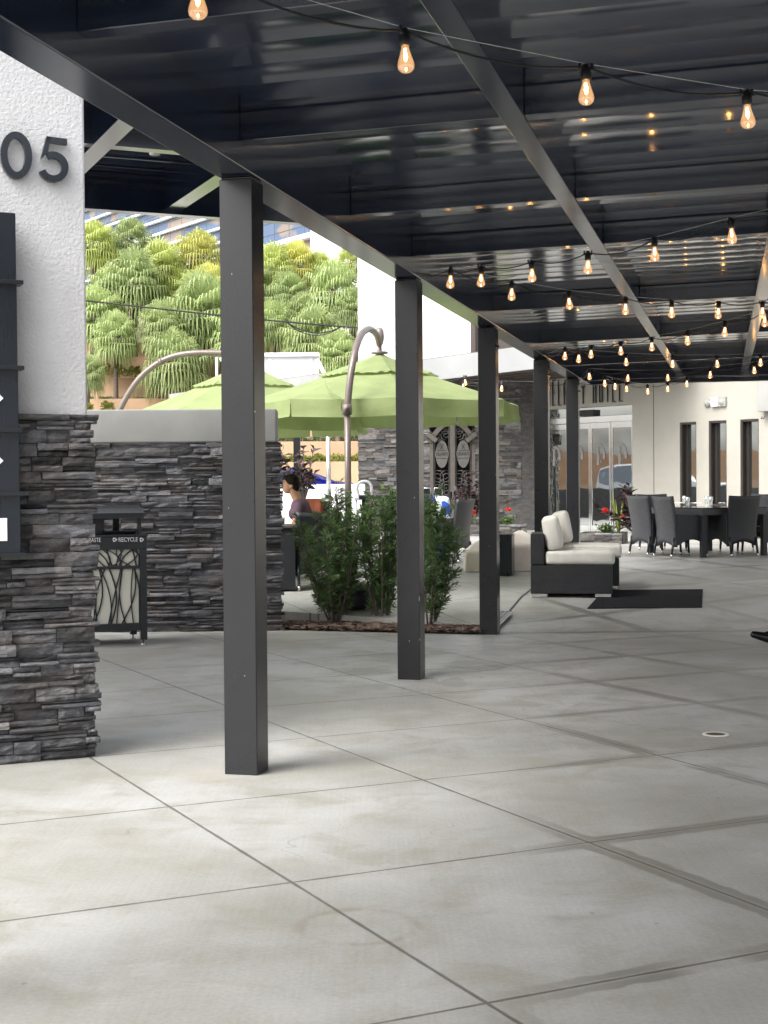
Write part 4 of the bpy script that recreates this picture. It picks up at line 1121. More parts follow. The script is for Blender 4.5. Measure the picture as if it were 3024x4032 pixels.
# ================================================================ SEATED DINERS' FURNITURE LEFT
c1_ = copy_thing(c0, 'black wicker chair between the stone wall and the leftmost shrub', onfloor(1215, 2322), R(14))
for ch in [x for x in col.objects if x.parent == c1_ and x.name.startswith('backrest')]: ch.data = dark
c1_['group'] = 'wicker chairs on the patio'; p = onfloor(1232, 2325); c1_.location = (p.x, p.y + .25, zf(p.y + .25)); c1_.scale = (1.02,) * 3
p = onfloor(1800, 2214)
c2_ = copy_thing(c0, 'grey wicker chair in profile beside the floral cushion', (p.x - .18, p.y, zf(p.y)), R(62)); c2_['group'] = 'wicker chairs on the patio'
p = aty(1262, 2150, 21.2)
c3_ = copy_thing(c0, 'grey wicker chair draped with a coral towel behind the seated woman', (p.x, p.y, zf(21.2)), R(-20)); c3_['group'] = 'wicker chairs on the patio'
b = MB(); vs = []
for j in range(13):
    q = j / 12; a = (q - .42) * 1.0
    for i in range(9):
        s_ = i / 8; y = -.40 - .035 + (0 if abs(a) > .06 else 0); 
        yy = -.475 if q < .42 else -.395
        zz = .955 - abs(q - .42) * .75; 
        if abs(q - .42) < .05: yy = -.435; zz = .965
        vs.append(((s_ - .5) * .36 + .03 + .012 * math.sin(j * .9 + s_ * 3), yy + (.13 * ((.93 - min(zz, .93)) / .53)) + .012 * math.sin(s_ * 11), zz))
b.add(vs, [(j * 9 + i, j * 9 + i + 1, (j + 1) * 9 + i + 1, (j + 1) * 9 + i) for j in range(12) for i in range(8)])
tw = b.build('towel', M['orange'], None, True); tw.location = c3_.location; tw.rotation_euler = c3_.rotation_euler; md = tw.modifiers.new('s', 'SOLIDIFY'); md.thickness = .008
tag(tw, 'coral towel hung over the back of a grey wicker chair', 'towel')
# table in front of the woman
p = aty(1105, 2037, 18.9)
t_ = thing('wicker_table', 'dark wicker patio table at the elbow of the seated woman', 'table', (p.x - .45, p.y, zf(18.9)), R(4))
zt2 = aty(1130, 2038, 18.9).z - zf(18.9)
b = MB(); b.rbox(-.5, .50, -.42, .42, zt2 - .10, zt2 - .012, .01, 2); b.build('apron', M['wickg'], t_); b = MB(); b.rbox(-.508, .508, -.43, .43, zt2 - .012, zt2, .003, 2); b.build('top', M['greymetal'], t_)
for x in (-.48, .40):
    for y in (-.40, .32): b = MB(); b.rbox(x, x + .08, y, y + .08, 0, zt2 - .1, .006, 2); b.build('leg', M['wick'], t_)
p = aty(1113, 2070, 18.0)
t_ = thing('side_table', 'low black slatted side table at the end of the stone wall', 'table', (p.x - .12, p.y, zf(18.0)), R(4))
zt3 = aty(1113, 2068, 18.0).z - zf(18.0)
b = MB(); b.rbox(-.3, .30, -.25, .25, zt3 - .03, zt3, .006, 2); b.build('top', M['wickg'], t_); b = MB(); b.rbox(-.27, .27, -.22, .22, 0.02, zt3 - .03, .008, 2); b.build('body', M['wick'], t_)
# black bar table with floral cushion, grey arched chair
p = aty(1575, 1948, 23.0); zb3 = p.z - zf(23)
t_ = thing('bar_table', 'long black bar table behind the shrubs', 'table', (p.x, p.y, zf(23)), R(-4))
b = MB(); b.rbox(-.62, .55, -.3, .3, zb3 - .07, zb3, .008, 2); b.build('top', M['black'], t_)
for x in (-.58, .45):
    for y in (-.26, .2): b = MB(); b.box(x, x + .06, y, y + .06, 0, zb3 - .07); b.build('leg', M['black'], t_)
for i, (px, lab) in enumerate(((1680, 'silver and black menu holder at the left on the bar table'), (1725, 'silver and black menu holder at the right on the bar table'))):
    v = aty(px, 1945, 22.9); b = MB(); 
    m_h = thing('menu_holder', lab, 'menu holder', (v.x, v.y, zf(23) + zb3), R(10 * i), 'menu holders on the bar table')
    b.tube([(-.07, 0, 0), (-.055, 0, .1), (.055, 0, .1), (.07, 0, 0)], .008, 6); b.build('frame', M['silver'], m_h, True)
    b = MB(); b.box(-.05, .05, -.004, .004, .01, .092); b.build('card', M['black'], m_h)
m_, tt, bb = newmat('floral print'); vo = N(tt, 'ShaderNodeTexVoronoi'); vo.inputs['Scale'].default_value = 7; vo.inputs['Randomness'].default_value = 1; tt.links.new(objco(tt), vo.inputs['Vector'])
cr = N(tt, 'ShaderNodeValToRGB'); cr.color_ramp.interpolation = 'CONSTANT'
for e_, (ps, cc) in zip([cr.color_ramp.elements[0], cr.color_ramp.elements[1]] + [cr.color_ramp.elements.new(x) for x in (.45, .62, .8)], [(0, (.02, .10, .55)), (.28, (.02, .35, .65)), (.45, (.06, .06, .35)), (.62, (.55, .62, .10)), (.8, (.7, .75, .75))]): e_.position = ps; e_.color = (*cc, 1)
sp_ = N(tt, 'ShaderNodeSeparateColor'); tt.links.new(vo.outputs['Color'], sp_.inputs[0]); tt.links.new(sp_.outputs[0], cr.inputs[0]); tt.links.new(cr.outputs[0], bb.inputs['Base Color']); bb.inputs['Roughness'].default_value = .8
p0f, p1f = aty(1640, 2075, 22.2), aty(1768, 1957, 22.2)
b = MB(); b.rbox(p0f.x, p1f.x, 22.12, 22.30, zf(22.2), p1f.z, .05, 4, puff=.03)
tag(b.build('floral_cushion', m_, None, True), 'tall blue and yellow floral lounger cushion stood on end behind the right shrub', 'cushion')
# arched grey metal chair
p = aty(1435, 1960, 25.5); t_ = thing('metal_chair', 'grey metal chair with arched open back by the white parapet', 'chair', (p.x, p.y, zf(25.5)), 0)
zz_ = aty(1435, 1895, 25.5).z - zf(25.5); zs = aty(1435, 1957, 25.5).z - zf(25.5)
b = MB(); b.tube(smooth_path([Vector(q) for q in ((-.09, 0, zs), (-.125, 0, zs + .15), (-.09, 0, zz_ - .03), (0, 0, zz_), (.09, 0, zz_ - .03), (.125, 0, zz_ - .12), (.12, 0, zs))]), .024, 8); b.build('backrest', M['greymetal'], t_, True)
b = MB(); b.rbox(-.17, .2, -.2, .22, zs - .05, zs, .01, 2); b.build('seat', M['greymetal'], t_)
for x in (-.14, .15):
    for y in (-.16, .18): b = MB(); b.tube([(x, y, 0), (x, y, zs - .05)], .015, 6); b.build('leg', M['greymetal'], t_, True)

# ================================================================ PEOPLE
def remeshed(name, parts, mat, parent, voxel, sm=4):
    """tapered limbs and rounded masses fused to one continuous skin"""
    mb = MB()
    for kind, *a in parts:
        if kind == 'c':
            (p, q, r0, r1) = a; p, q = Vector(p), Vector(q); n_ = 7
            mb.ball(p, r0, 12); mb.ball(q, r1, 12)
            mb.tube([p.lerp(q, i / n_) for i in range(n_ + 1)], [r0 + (r1 - r0) * i / n_ for i in range(n_ + 1)], 12)
        else:
            (c, r, rot) = a; mb.ball((0, 0, 0), r, 20, m=Matrix.Translation(c) @ Matrix.Rotation(rot[0], 4, 'X') @ Matrix.Rotation(rot[1], 4, 'Y'))
    ob = mb.build(name, mat, parent, True)
    rm = ob.modifiers.new('r', 'REMESH'); rm.mode = 'VOXEL'; rm.voxel_size = voxel; rm.use_smooth_shade = True
    s_ = ob.modifiers.new('s', 'SMOOTH'); s_.factor = .5; s_.iterations = sm
    dg = bpy.context.evaluated_depsgraph_get(); dg.update()
    me = bpy.data.meshes.new_from_object(ob.evaluated_get(dg)); ob.modifiers.clear(); old = ob.data; ob.data = me; bpy.data.meshes.remove(old)
    me.polygons.foreach_set('use_smooth', [True] * len(me.polygons))
    return ob
def hand(P, d, up, s_=1):
    """palm, four bent fingers of unequal length, thumb from the side of the palm"""
    d = Vector(d).normalized(); up = Vector(up).normalized(); sd_ = d.cross(up); P = Vector(P); out = []
    for k in range(4): 
        kx = (k - 1.5) * .019; out.append(('c', P + sd_ * kx * .7, P + d * .085 + sd_ * kx, .014, .011))
        Lf = (.062, .074, .07, .055)[k]; a0 = P + d * .085 + sd_ * kx; a1 = a0 + d * Lf * .5 - up * .012; a2 = a1 + d * Lf * .4 - up * .024
        out += [('c', a0, a1, .0095, .0085), ('c', a1, a2, .0085, .007)]
    t0 = P + d * .025 - sd_ * .03 * s_; t1 = t0 + d * .035 - sd_ * .03 * s_ - up * .008; t2 = t1 + d * .032 - sd_ * .006 * s_
    out += [('c', P + d * .02, t0, .014, .013), ('c', t0, t1, .012, .0105), ('c', t1, t2, .0105, .008)]
    return out
# seated woman facing left (local -x is her forward)
YW = 19.4
pw_ = aty(1185, 2050, YW); hd = aty(1143, 1908, YW)
wm = thing('person', 'seated woman with short dark hair in a mauve t-shirt looking down at a table', 'person', (pw_.x, YW, zf(YW)))
hx, hz_ = hd.x - pw_.x, hd.z - zf(YW)
sh = Vector((hx + .115, 0, hz_ - .255)); hip = Vector((hx + .235, 0, .50))
body = [('e', (hx, 0, hz_ + .01), (.095, .074, .108), (0, 0)), ('e', (hx - .03, 0, hz_ - .05), (.065, .058, .07), (0, .2)), ('e', (hx - .045, 0, hz_ - .085), (.045, .042, .03), (0, 0)),
        ('c', (hx - .088, 0, hz_ + .005), (hx - .108, 0, hz_ - .028), .010, .013), ('e', (hx - .088, 0, hz_ - .06), (.016, .025, .007), (0, 0)), ('e', (hx - .088, 0, hz_ - .073), (.016, .022, .008), (0, 0)),
        ('e', (hx - .082, -.03, hz_ + .012), (.016, .018, .009), (0, 0)), ('e', (hx - .082, .03, hz_ + .012), (.016, .018, .009), (0, 0)), ('e', (hx - .08, 0, hz_ + .035), (.02, .055, .012), (0, 0)),
        ('e', (hx + .022, -.076, hz_ - .018), (.02, .012, .034), (0, .15)), ('e', (hx + .022, .076, hz_ - .018), (.02, .012, .034), (0, .15)),
        ('c', (hx + .03, 0, hz_ - .07), sh + Vector((-.01, 0, .03)), .056, .062),
        ('c', sh + Vector((.0, -.12, -.03)), sh + Vector((0, .12, -.03)), .075, .075), ('c', sh + Vector((.01, 0, -.05)), hip + Vector((0, 0, .06)), .12, .13), ('c', hip + Vector((0, -.09, .0)), hip + Vector((0, .09, 0)), .12, .12)]
for s_ in (-1, 1):
    el = sh + Vector((-.05, .21 * s_, -.30)); wr = el + Vector((-.24, -.05 * s_, .005 + .0 * s_))
    body += [('c', sh + Vector((0, .17 * s_, -.03)), el, .055, .044), ('c', el, wr, .042, .028)]
    body += hand(wr + Vector((-.01, 0, 0)), (-1, -.1 * s_, -.05), (0, 0, 1), s_)
    kn = hip + Vector((-.42, .10 * s_, -.02)); an = kn + Vector((-.02, 0, -.40))
    body += [('c', hip + Vector((0, .09 * s_, 0)), kn, .085, .06), ('c', kn, an, .055, .038), ('c', an + Vector((.02, 0, -.03)), an + Vector((-.17, 0, -.05)), .04, .03)]
remeshed('body', body, M['skin'], wm, .0075, 2)
shirt = [('c', sh + Vector((0, -.13, -.03)), sh + Vector((0, .13, -.03)), .086, .086), ('c', sh + Vector((.015, 0, -.05)), hip + Vector((.0, 0, .05)), .135, .15), ('c', hip + Vector((0, -.07, .04)), hip + Vector((0, .07, .04)), .14, .14),
         ('e', sh + Vector((-.055, 0, -.13)), (.09, .14, .09), (0, 0)), ('c', sh + Vector((.03, 0, .01)), sh + Vector((.02, 0, .0)), .075, .08)]
for s_ in (-1, 1):
    el = sh + Vector((-.05, .21 * s_, -.30)); shp = sh + Vector((0, .16 * s_, -.03)); shirt.append(('c', shp, shp.lerp(el, .48), .072, .066))
remeshed('shirt', shirt, M['shirt'], wm, .012, 3)
tr = [('c', hip + Vector((0, -.09, -.01)), hip + Vector((0, .09, -.01)), .128, .128)]
for s_ in (-1, 1):
    kn = hip + Vector((-.42, .10 * s_, -.02)); an = kn + Vector((-.02, 0, -.36)); tr += [('c', hip + Vector((0, .09 * s_, 0)), kn, .098, .075), ('c', kn, an, .07, .055)]
remeshed('trousers', tr, M['trouser'], wm, .014, 3)
hair = [('e', (hx + .022, 0, hz_ + .045), (.10, .088, .098), (0, .25)), ('e', (hx + .068, 0, hz_ - .02), (.055, .07, .085), (0, 0)), ('e', (hx - .04, 0, hz_ + .088), (.06, .066, .036), (0, .35)), ('e', (hx + .03, -.07, hz_ + .03), (.045, .022, .05), (0, 0)), ('e', (hx + .03, .07, hz_ + .03), (.045, .022, .05), (0, 0))]
remeshed('hair', hair, M['hair'], wm, .009, 1)
c4_ = copy_thing(c0, 'black wicker chair carrying the seated woman', (pw_.x + hip.x + .02, YW, zf(YW)), R(90)); c4_['group'] = 'wicker chairs on the patio'
for ch in [x for x in col.objects if x.parent == c4_ and x.name.startswith('backrest')]: ch.data = dark
# man at the right edge: only the toe of one shoe shows
P0 = Vector((4.02, 13.62, 0))
mn = thing('person', 'person in dark trousers whose black shoe shows at the right edge of the frame', 'person', P0)
legs = [[(.0, -.09, .92), (-.2, -.07, .52), (-.315, -.04, .15)], [(.0, .09, .92), (.06, .09, .5), (.33, .1, .12)]]
bd_ = [('c', (0, -.08, .95), (0, .08, .95), .13, .13), ('c', (0, 0, 1.0), (0, 0, 1.35), .13, .15), ('c', (0, -.14, 1.42), (0, .14, 1.42), .08, .08), ('c', (0, 0, 1.42), (-.02, 0, 1.56), .06, .055), ('e', (-.03, 0, 1.66), (.095, .076, .115), (0, 0)), ('c', (-.115, 0, 1.655), (-.135, 0, 1.63), .012, .014), ('e', (-.02, -.08, 1.65), (.02, .012, .03), (0, 0)), ('e', (-.02, .08, 1.65), (.02, .012, .03), (0, 0))]
for s_ in (-1, 1): bd_ += [('c', (0, .2 * s_, 1.4), (.02, .25 * s_, 1.1), .055, .045), ('c', (.02, .25 * s_, 1.1), (-.03, .26 * s_, .86), .042, .03)] + hand((-.035, .26 * s_, .85), (-.1, 0, -1), (-1, 0, 0), s_)
for h_, k_, a_ in legs: bd_ += [('c', h_, k_, .09, .062), ('c', k_, a_, .058, .042)]
remeshed('body', bd_, M['skin'], mn, .009, 2)
trp = [('c', (0, -.09, .93), (0, .09, .93), .14, .14)]
for h_, k_, a_ in legs: trp += [('c', h_, k_, .11, .085), ('c', k_, a_, .08, .072)]
remeshed('trousers', trp, M['trouser'], mn, .014, 2)
remeshed('jacket', [('c', (0, 0, .95), (0, 0, 1.36), .155, .165), ('c', (0, -.15, 1.41), (0, .15, 1.41), .095, .095)] + [('c', (0, .2 * s_, 1.4), (.02, .25 * s_, 1.1), .068, .058) for s_ in (-1, 1)] + [('c', (.02, .25 * s_, 1.1), (-.03, .26 * s_, .89), .055, .045) for s_ in (-1, 1)], M['trouser'], mn, .014, 2)
remeshed('hair', [('e', (-.01, 0, 1.715), (.095, .08, .075), (0, 0)), ('e', (.03, 0, 1.67), (.05, .075, .08), (0, 0))], M['hair'], mn, .01, 1)
for tv, hl in (((-.60, .02, .115), (-.31, -.04, .05)), ((.10, .1, .035), (.38, .1, .075))):
    tv, hl = Vector(tv), Vector(hl); md_ = hl.lerp(tv, .55)
    remeshed('shoe', [('c', hl, md_, .047, .05), ('c', md_, tv, .05, .034), ('c', hl + Vector((0, 0, .03)), hl + Vector((.01, 0, .08)), .048, .045), ('c', hl + Vector((0, 0, .04)), md_ + Vector((0, 0, .02)), .05, .045)], M['shoe'], mn, .008, 2)

# ================================================================ HOTEL BUILDING
HT = R(50)
Hd = Vector((math.cos(HT), -math.sin(HT), 0))           # along the wall to the right (towards the camera)
H0 = aty(2072, 2059, 32.6); H0.z = 0
hot = thing('hotel', 'cream stucco hotel wing with sliding entrance doors, three slit windows and thin lettering', 'building', H0, -HT)
hinv = (Matrix.Translation(H0) @ Matrix.Rotation(-HT, 4, 'Z')).inverted()
def hp(x, y, d=0):
    o2 = hinv @ Vector((0, 0, EYE)); r2 = hinv.to_3x3() @ ray(x, y); k = (d - o2.y) / r2.y
    q = o2 + r2 * k; return q
HZ = .45
dl, dr = hp(2131, 2000).x, hp(2491, 2000).x
dtop = hp(2310, 1603).z; dbot = hp(2310, 2098).z
wins = []
for (xl, xr_, yt) in ((2677, 2742, 1662), (2791, 2861, 1656), (2915, 2988, 1650)):
    wins.append((hp(xl, 1800).x, hp(xr_, 1800).x, hp((xl + xr_) / 2, yt).z, hp((xl + xr_) / 2, 1985).z))
WTOP = 5.2
b = MB()
cuts = [(dl, dr, dbot - .3, dtop)] + [(a, c, z0 - .05, z1) for a, c, z1, z0 in wins]
x = -.0
for (a, c, z0, z1) in cuts:
    b.box(x, a, 0, .3, 0, WTOP); b.box(a, c, 0, .3, z1, WTOP)
    if z0 > .5: b.box(a, c, 0, .3, 0, z0)
    x = c
b.box(x, 14, 0, .3, 0, WTOP); b.box(0, .3, .3, 8, 0, WTOP); b.box(dl, dr, 0, .3, 0, dbot - .03); b.box(0, 14, .3, 8, WTOP - .2, WTOP)
wl = b.build('wall', M['cream'], hot)
b = MB(); sx_ = hp(2574, 1700).x; b.box(sx_ - .006, sx_ + .006, -.003, .0, .5, WTOP); b.build('control_joint', M['frame'], hot)
b = MB(); stonewall(b, hp(2960, 2000).x, 9, .1, hp(3000, 2063).z, -.03, .05, .09, .2, .5, .05, .01, seed=31, sub=(2, 1)); b.build('stone_plinth', M['stone_grey'], hot)
# entrance
trz = hp(2310, 1644).z; ztr = hp(2310, 1656).z
b = MB(); b.box(dl, dr, .10, .12, ztr + .02, dtop); b.build('transom', M['glass'], hot)
b = MB(); b.box(dl, dr, .05, .13, trz - .11, trz + .02); b.box(dl, dl + .05, .05, .13, dbot - .03, trz - .11); b.box(dr - .05, dr, .05, .13, dbot - .03, trz - .11); b.build('door_header', M['chrome'], hot, bevel=.006)
xsd = [dl + .05, hp(2306, 1900).x, hp(2396, 1900).x, dr - .05]
xsd = [dl + .05, (dl + .05 + hp(2316, 1900).x) / 2, hp(2316, 1900).x, hp(2397, 1900).x, dr - .05]
def monogram(mb, cx, cz, s_):
    pts = []
    ringstroke(mb, [(cx - .35 * s_, cz - s_), (cx - .33 * s_, cz - .3 * s_), (cx - .35 * s_, cz + .75 * s_)], .15 * s_, .055, .058)
    ringstroke(mb, [(cx - .38 * s_, cz + .85 * s_), (cx - .05 * s_, cz + .95 * s_), (cx + .28 * s_, cz + .7 * s_), (cx + .45 * s_, cz + .2 * s_), (cx + .47 * s_, cz - .4 * s_)], .17 * s_, .055, .058)
    ringstroke(mb, [(cx - .25 * s_, cz + .5 * s_), (cx - .15 * s_, cz - .2 * s_), (cx + .1 * s_, cz - .8 * s_)], .03 * s_, .055, .058)
for i in range(4):
    x0, x1 = xsd[i], xsd[i + 1]; z0, z1 = dbot, trz - .115; st = .045 if i in (0, 3) else .05; dy = .075 if i in (0, 3) else .06
    b = MB(); b.box(x0 + .003, x0 + st, dy, dy + .045, z0, z1); b.box(x1 - st, x1 - .003, dy, dy + .045, z0, z1); b.box(x0 + st, x1 - st, dy, dy + .045, z1 - .12, z1); b.box(x0 + st, x1 - st, dy, dy + .045, z0, z0 + .16)
    fr = b.build('door_panel', M['chrome'], hot, bevel=.004)
    b = MB(); b.box(x0 + st, x1 - st, dy + .016, dy + .028, z0 + .16, z1 - .12); b.build('glass', M['glass'], fr)
    b = MB(); monogram(b, (x0 + x1) / 2, hp(2316, 1793).z, .21)
    for k_, v in enumerate(b.v): b.v[k_] = (v[0], v[1] - .055 + dy + .008, v[2])
    b.build('monogram', plain('etched vinyl', (.20, .195, .185), .6, 0, .05, 4), fr)
sxs = hp(2306, 1630); b = MB(); b.rbox(sxs.x - .22, sxs.x + .22, -.02, .10, trz + .03, trz + .16, .012, 2); b.build('door_sensor', M['blackpl'], hot)
b = MB(); b.box(dl - .1, dr + .1, -.5, .1, dbot - .04, dbot - .028); b.build('threshold', M['greymetal'], hot)
for (a, c, z1, z0) in wins:
    b = MB(); f_ = .045
    b.box(a, a + f_, .01, .22, z0, z1); b.box(c - f_ * .5, c, .01, .22, z0, z1); b.box(a + f_, c - f_ * .5, .01, .22, z1 - f_, z1); b.box(a + f_, c - f_ * .5, .01, .22, z0 - .05, z0)
    b.box(a + f_, a + f_ + .06, .12, .2, z0, z1 - f_)
    fr = b.build('window', M['frame'], hot, bevel=.004)
    b = MB(); b.box(a + f_ + .06, c - f_ * .5, .16, .17, z0, z1 - f_); b.build('pane', M['winglass'], fr)
# letters: tall thin strokes
GL = {'D': [[(0, 0), (0, 1), (1, 1), (1, 0), (0, 0)]], 'E': [[(1, 0), (0, 0), (0, 1), (1, 1)], [(0, .5), (.6, .5)]], 'L': [[(0, 1), (0, 0), (1, 0)]], 'A': [[(0, 0), (0, .8), (.5, 1), (1, .8), (1, 0)], [(0, .5), (1, .5)]],
      'N': [[(0, 0), (0, 1), (1, 0), (1, 1)]], 'Y': [[(0, 1), (0, .68), (.5, .6), (1, .68), (1, 1)], [(.5, .6), (.5, 0)]], 'H': [[(0, 0), (0, 1)], [(1, 0), (1, 1)], [(0, .55), (1, .55)]], 'O': [[(0, .02), (0, .98), (1, .98), (1, .02), (0, .02)]], 'T': [[(.5, 0), (.5, 1)], [(0, 1), (1, 1)]]}
LX = [(2161, 'D'), (2184, 'E'), (2207, 'L'), (2229, 'A'), (2253, 'N'), (2275, 'E'), (2299, 'Y'), (2344, 'H'), (2369, 'O'), (2395, 'T'), (2420, 'E'), (2447, 'L')]
zl0, zl1 = hp(2299, 1590).z, hp(2299, 1498).z
zl1 = zl0 + (hp(2165, 1500).z - hp(2165, 1598).z)
b = MB()
for px, ch in LX:
    xa = hp(px - 3.5, 1550).x; lw_ = .07
    for st in GL[ch]:
        for q0_, q1_ in zip(st, st[1:]):
            ringstroke(b, [(xa + q0_[0] * lw_, zl0 + q0_[1] * (zl1 - zl0)), (xa + q1_[0] * lw_, zl0 + q1_[1] * (zl1 - zl0))], .0085, -.05, -.02)
b.build('lettering', M['black'], hot)
# fittings on the wall
hw = lambda q: (Matrix.Translation(H0) @ Matrix.Rotation(-HT, 4, 'Z')) @ q
q = hp(2815, 1583, -.05)
el_ = thing('emergency_light', 'white twin head emergency light on the cream wall above the windows', 'emergency light', hw(Vector((q.x, -.001, q.z))), -HT)
el_.scale = (.72,) * 3
b = MB(); b.rbox(-.10, .34, -.07, 0, -.13, .13, .012, 2); b.build('housing', M['cap'], el_); b = MB(); b.rbox(-.12, .10, -.10, -.07, -.12, .12, .008, 2); b.build('front_plate', M['whitemetal'], el_)
for x in (-.27, .22): b = MB(); b.lathe([(0, .02), (.05, .02), (.11, -.06), (.12, -.10), (0, -.10)][::-1], 16, m=Matrix.Translation((x, -.10, 0)) @ Matrix.Rotation(R(80), 4, 'X')); b.build('lamp_head', M['cap'], el_, True)
b = MB(); b.box(-.27, -.1, -.06, -.04, -.02, .02); b.build('arm', M['whitemetal'], el_)
q = hp(3010, 1552, -.05)
sb = thing('wall_speaker', 'grey box speaker on the cream wall at the right edge', 'speaker', hw(Vector((q.x, -.001, q.z))), -HT)
b = MB(); b.rbox(-.06, .34, -.2, -.03, -.33, .33, .01, 2); b.build('cabinet', M['cap'], sb); b = MB(); b.box(-.05, .05, -.03, 0, -.1, .1); b.build('bracket', M['greymetal'], sb)
b = MB(); b.tube([(0, -.12, -.42), (-.03, -.12, -.46), (.03, -.12, -.46), (.06, -.12, -.42)], .008, 6); b.build('cable_loop', M['cable'], sb, True)
b = MB(); xst0, xst1 = hp(2048, 1900).x, 0

# ================================================================ RESTAURANT WITH STONE WALLS AND GATE
RT = R(57)
rd = Vector((math.cos(RT), -math.sin(RT), 0))
R0 = aty(2125, 1400, 28.6); R0.z = 0
res = thing('restaurant', 'grey ledge stone restaurant with wide metal fascia roof and double iron gates', 'building', (0, 0, 0))
def rp(s_, z, back=0): v = R0 - rd * s_ + Vector((math.sin(RT), math.cos(RT), 0)) * back; v.z = z; return v
fz0, fz1 = 3.80, 4.27
b = MB()
def beamseg(mb, s0, s1, z0, z1, b0, b1):
    mb.hexa([rp(s0, z0, b0), rp(s1, z0, b0), rp(s1, z0, b1), rp(s0, z0, b1)], [rp(s0, z1, b0), rp(s1, z1, b0), rp(s1, z1, b1), rp(s0, z1, b1)])
beamseg(b, -1.5, 17, fz0, fz1, 0, .12); b.build('roof_fascia', M['greymetal'], res)
b = MB(); beamseg(b, -1.5, 17, fz1 - .03, fz1 + .03, .12, 9); b.build('roof', M['soffit'], res)
for k in range(12): b = MB(); beamseg(b, -1.5, 17, fz0 + .02, fz0 + .2, .45 + k * .45, .53 + k * .45); b.build('soffit_slat', M['soffit'], res)
b = MB(); beamseg(b, -1.5, 17, fz0 + .36, fz0 + .38, .12, 9); b.build('soffit', M['black'], res)
YR = 32.2
def wx(px, Y=YR): return aty(px, 1900, Y).x
b = MB(); zt_r = 3.85
xa, xb, xc, xd = wx(1413), wx(1693), wx(1872), wx(2052)
gz = aty(1780, 1668, YR).z
b.box(xa, xb, YR, YR + .4, .2, zt_r, .3); b.box(xc, xd + .3, YR, YR + .4, .2, zt_r, .3); b.box(xb, xc, YR, YR + .4, gz + .06, zt_r, .3); b.box(xa, xa + .35, YR + .4, YR + 5, .2, zt_r, .3)
kw = dict(hmin=.05, hmax=.085, lmin=.13, lmax=.42, proud=.045, rough=.01, sub=(2, 1))
stonewall(b, xa, xb, .3, zt_r, YR, seed=41, jag0=.02, **kw); stonewall(b, xc, xd, .3, zt_r, YR, seed=42, **kw); stonewall(b, xb, xc, gz + .06, zt_r, YR, seed=43, **kw)
b.build('stone_wall', M['stone_grey'], res)
b = MB(); b.box(xb, xc, YR + 1.2, YR + 1.25, .3, 3.2); b.build('lobby_wall', M['blackpl'], res)
b = MB(); zg0 = .56; fw = .075
b.box(xb, xb + fw, YR - .03, YR + .15, zg0, gz - .42); b.box(xc - fw, xc, YR - .03, YR + .15, zg0, gz - .42)
xm = (xb + xc) / 2; b.box(xm - .05, xm + .05, YR - .05, YR + .12, zg0, gz + .06)
n_ = 20
arcp = [(xb + (xc - xb) * i / n_, gz - .42 + .46 * math.sin(math.pi * i / n_) ** .8) for i in range(n_ + 1)]
ringstroke(b, arcp, .05, YR - .03, YR + .12)
b.build('gate_frame', M['gateframe'], res)
b = MB(); cs_ = []
def scroll(mb, cx, cz, r, turns, a0, dirn, y, thick=.011):
    pts = []
    for i in range(int(16 * turns) + 1):
        a = a0 + dirn * i / 16 * 2 * math.pi; q = i / (16 * turns); rr_ = r * (1 - .85 * q)
        pts.append((cx + rr_ * math.cos(a), y, cz + rr_ * math.sin(a)))
    mb.tube(pts, thick, 5)
yg = YR + .03
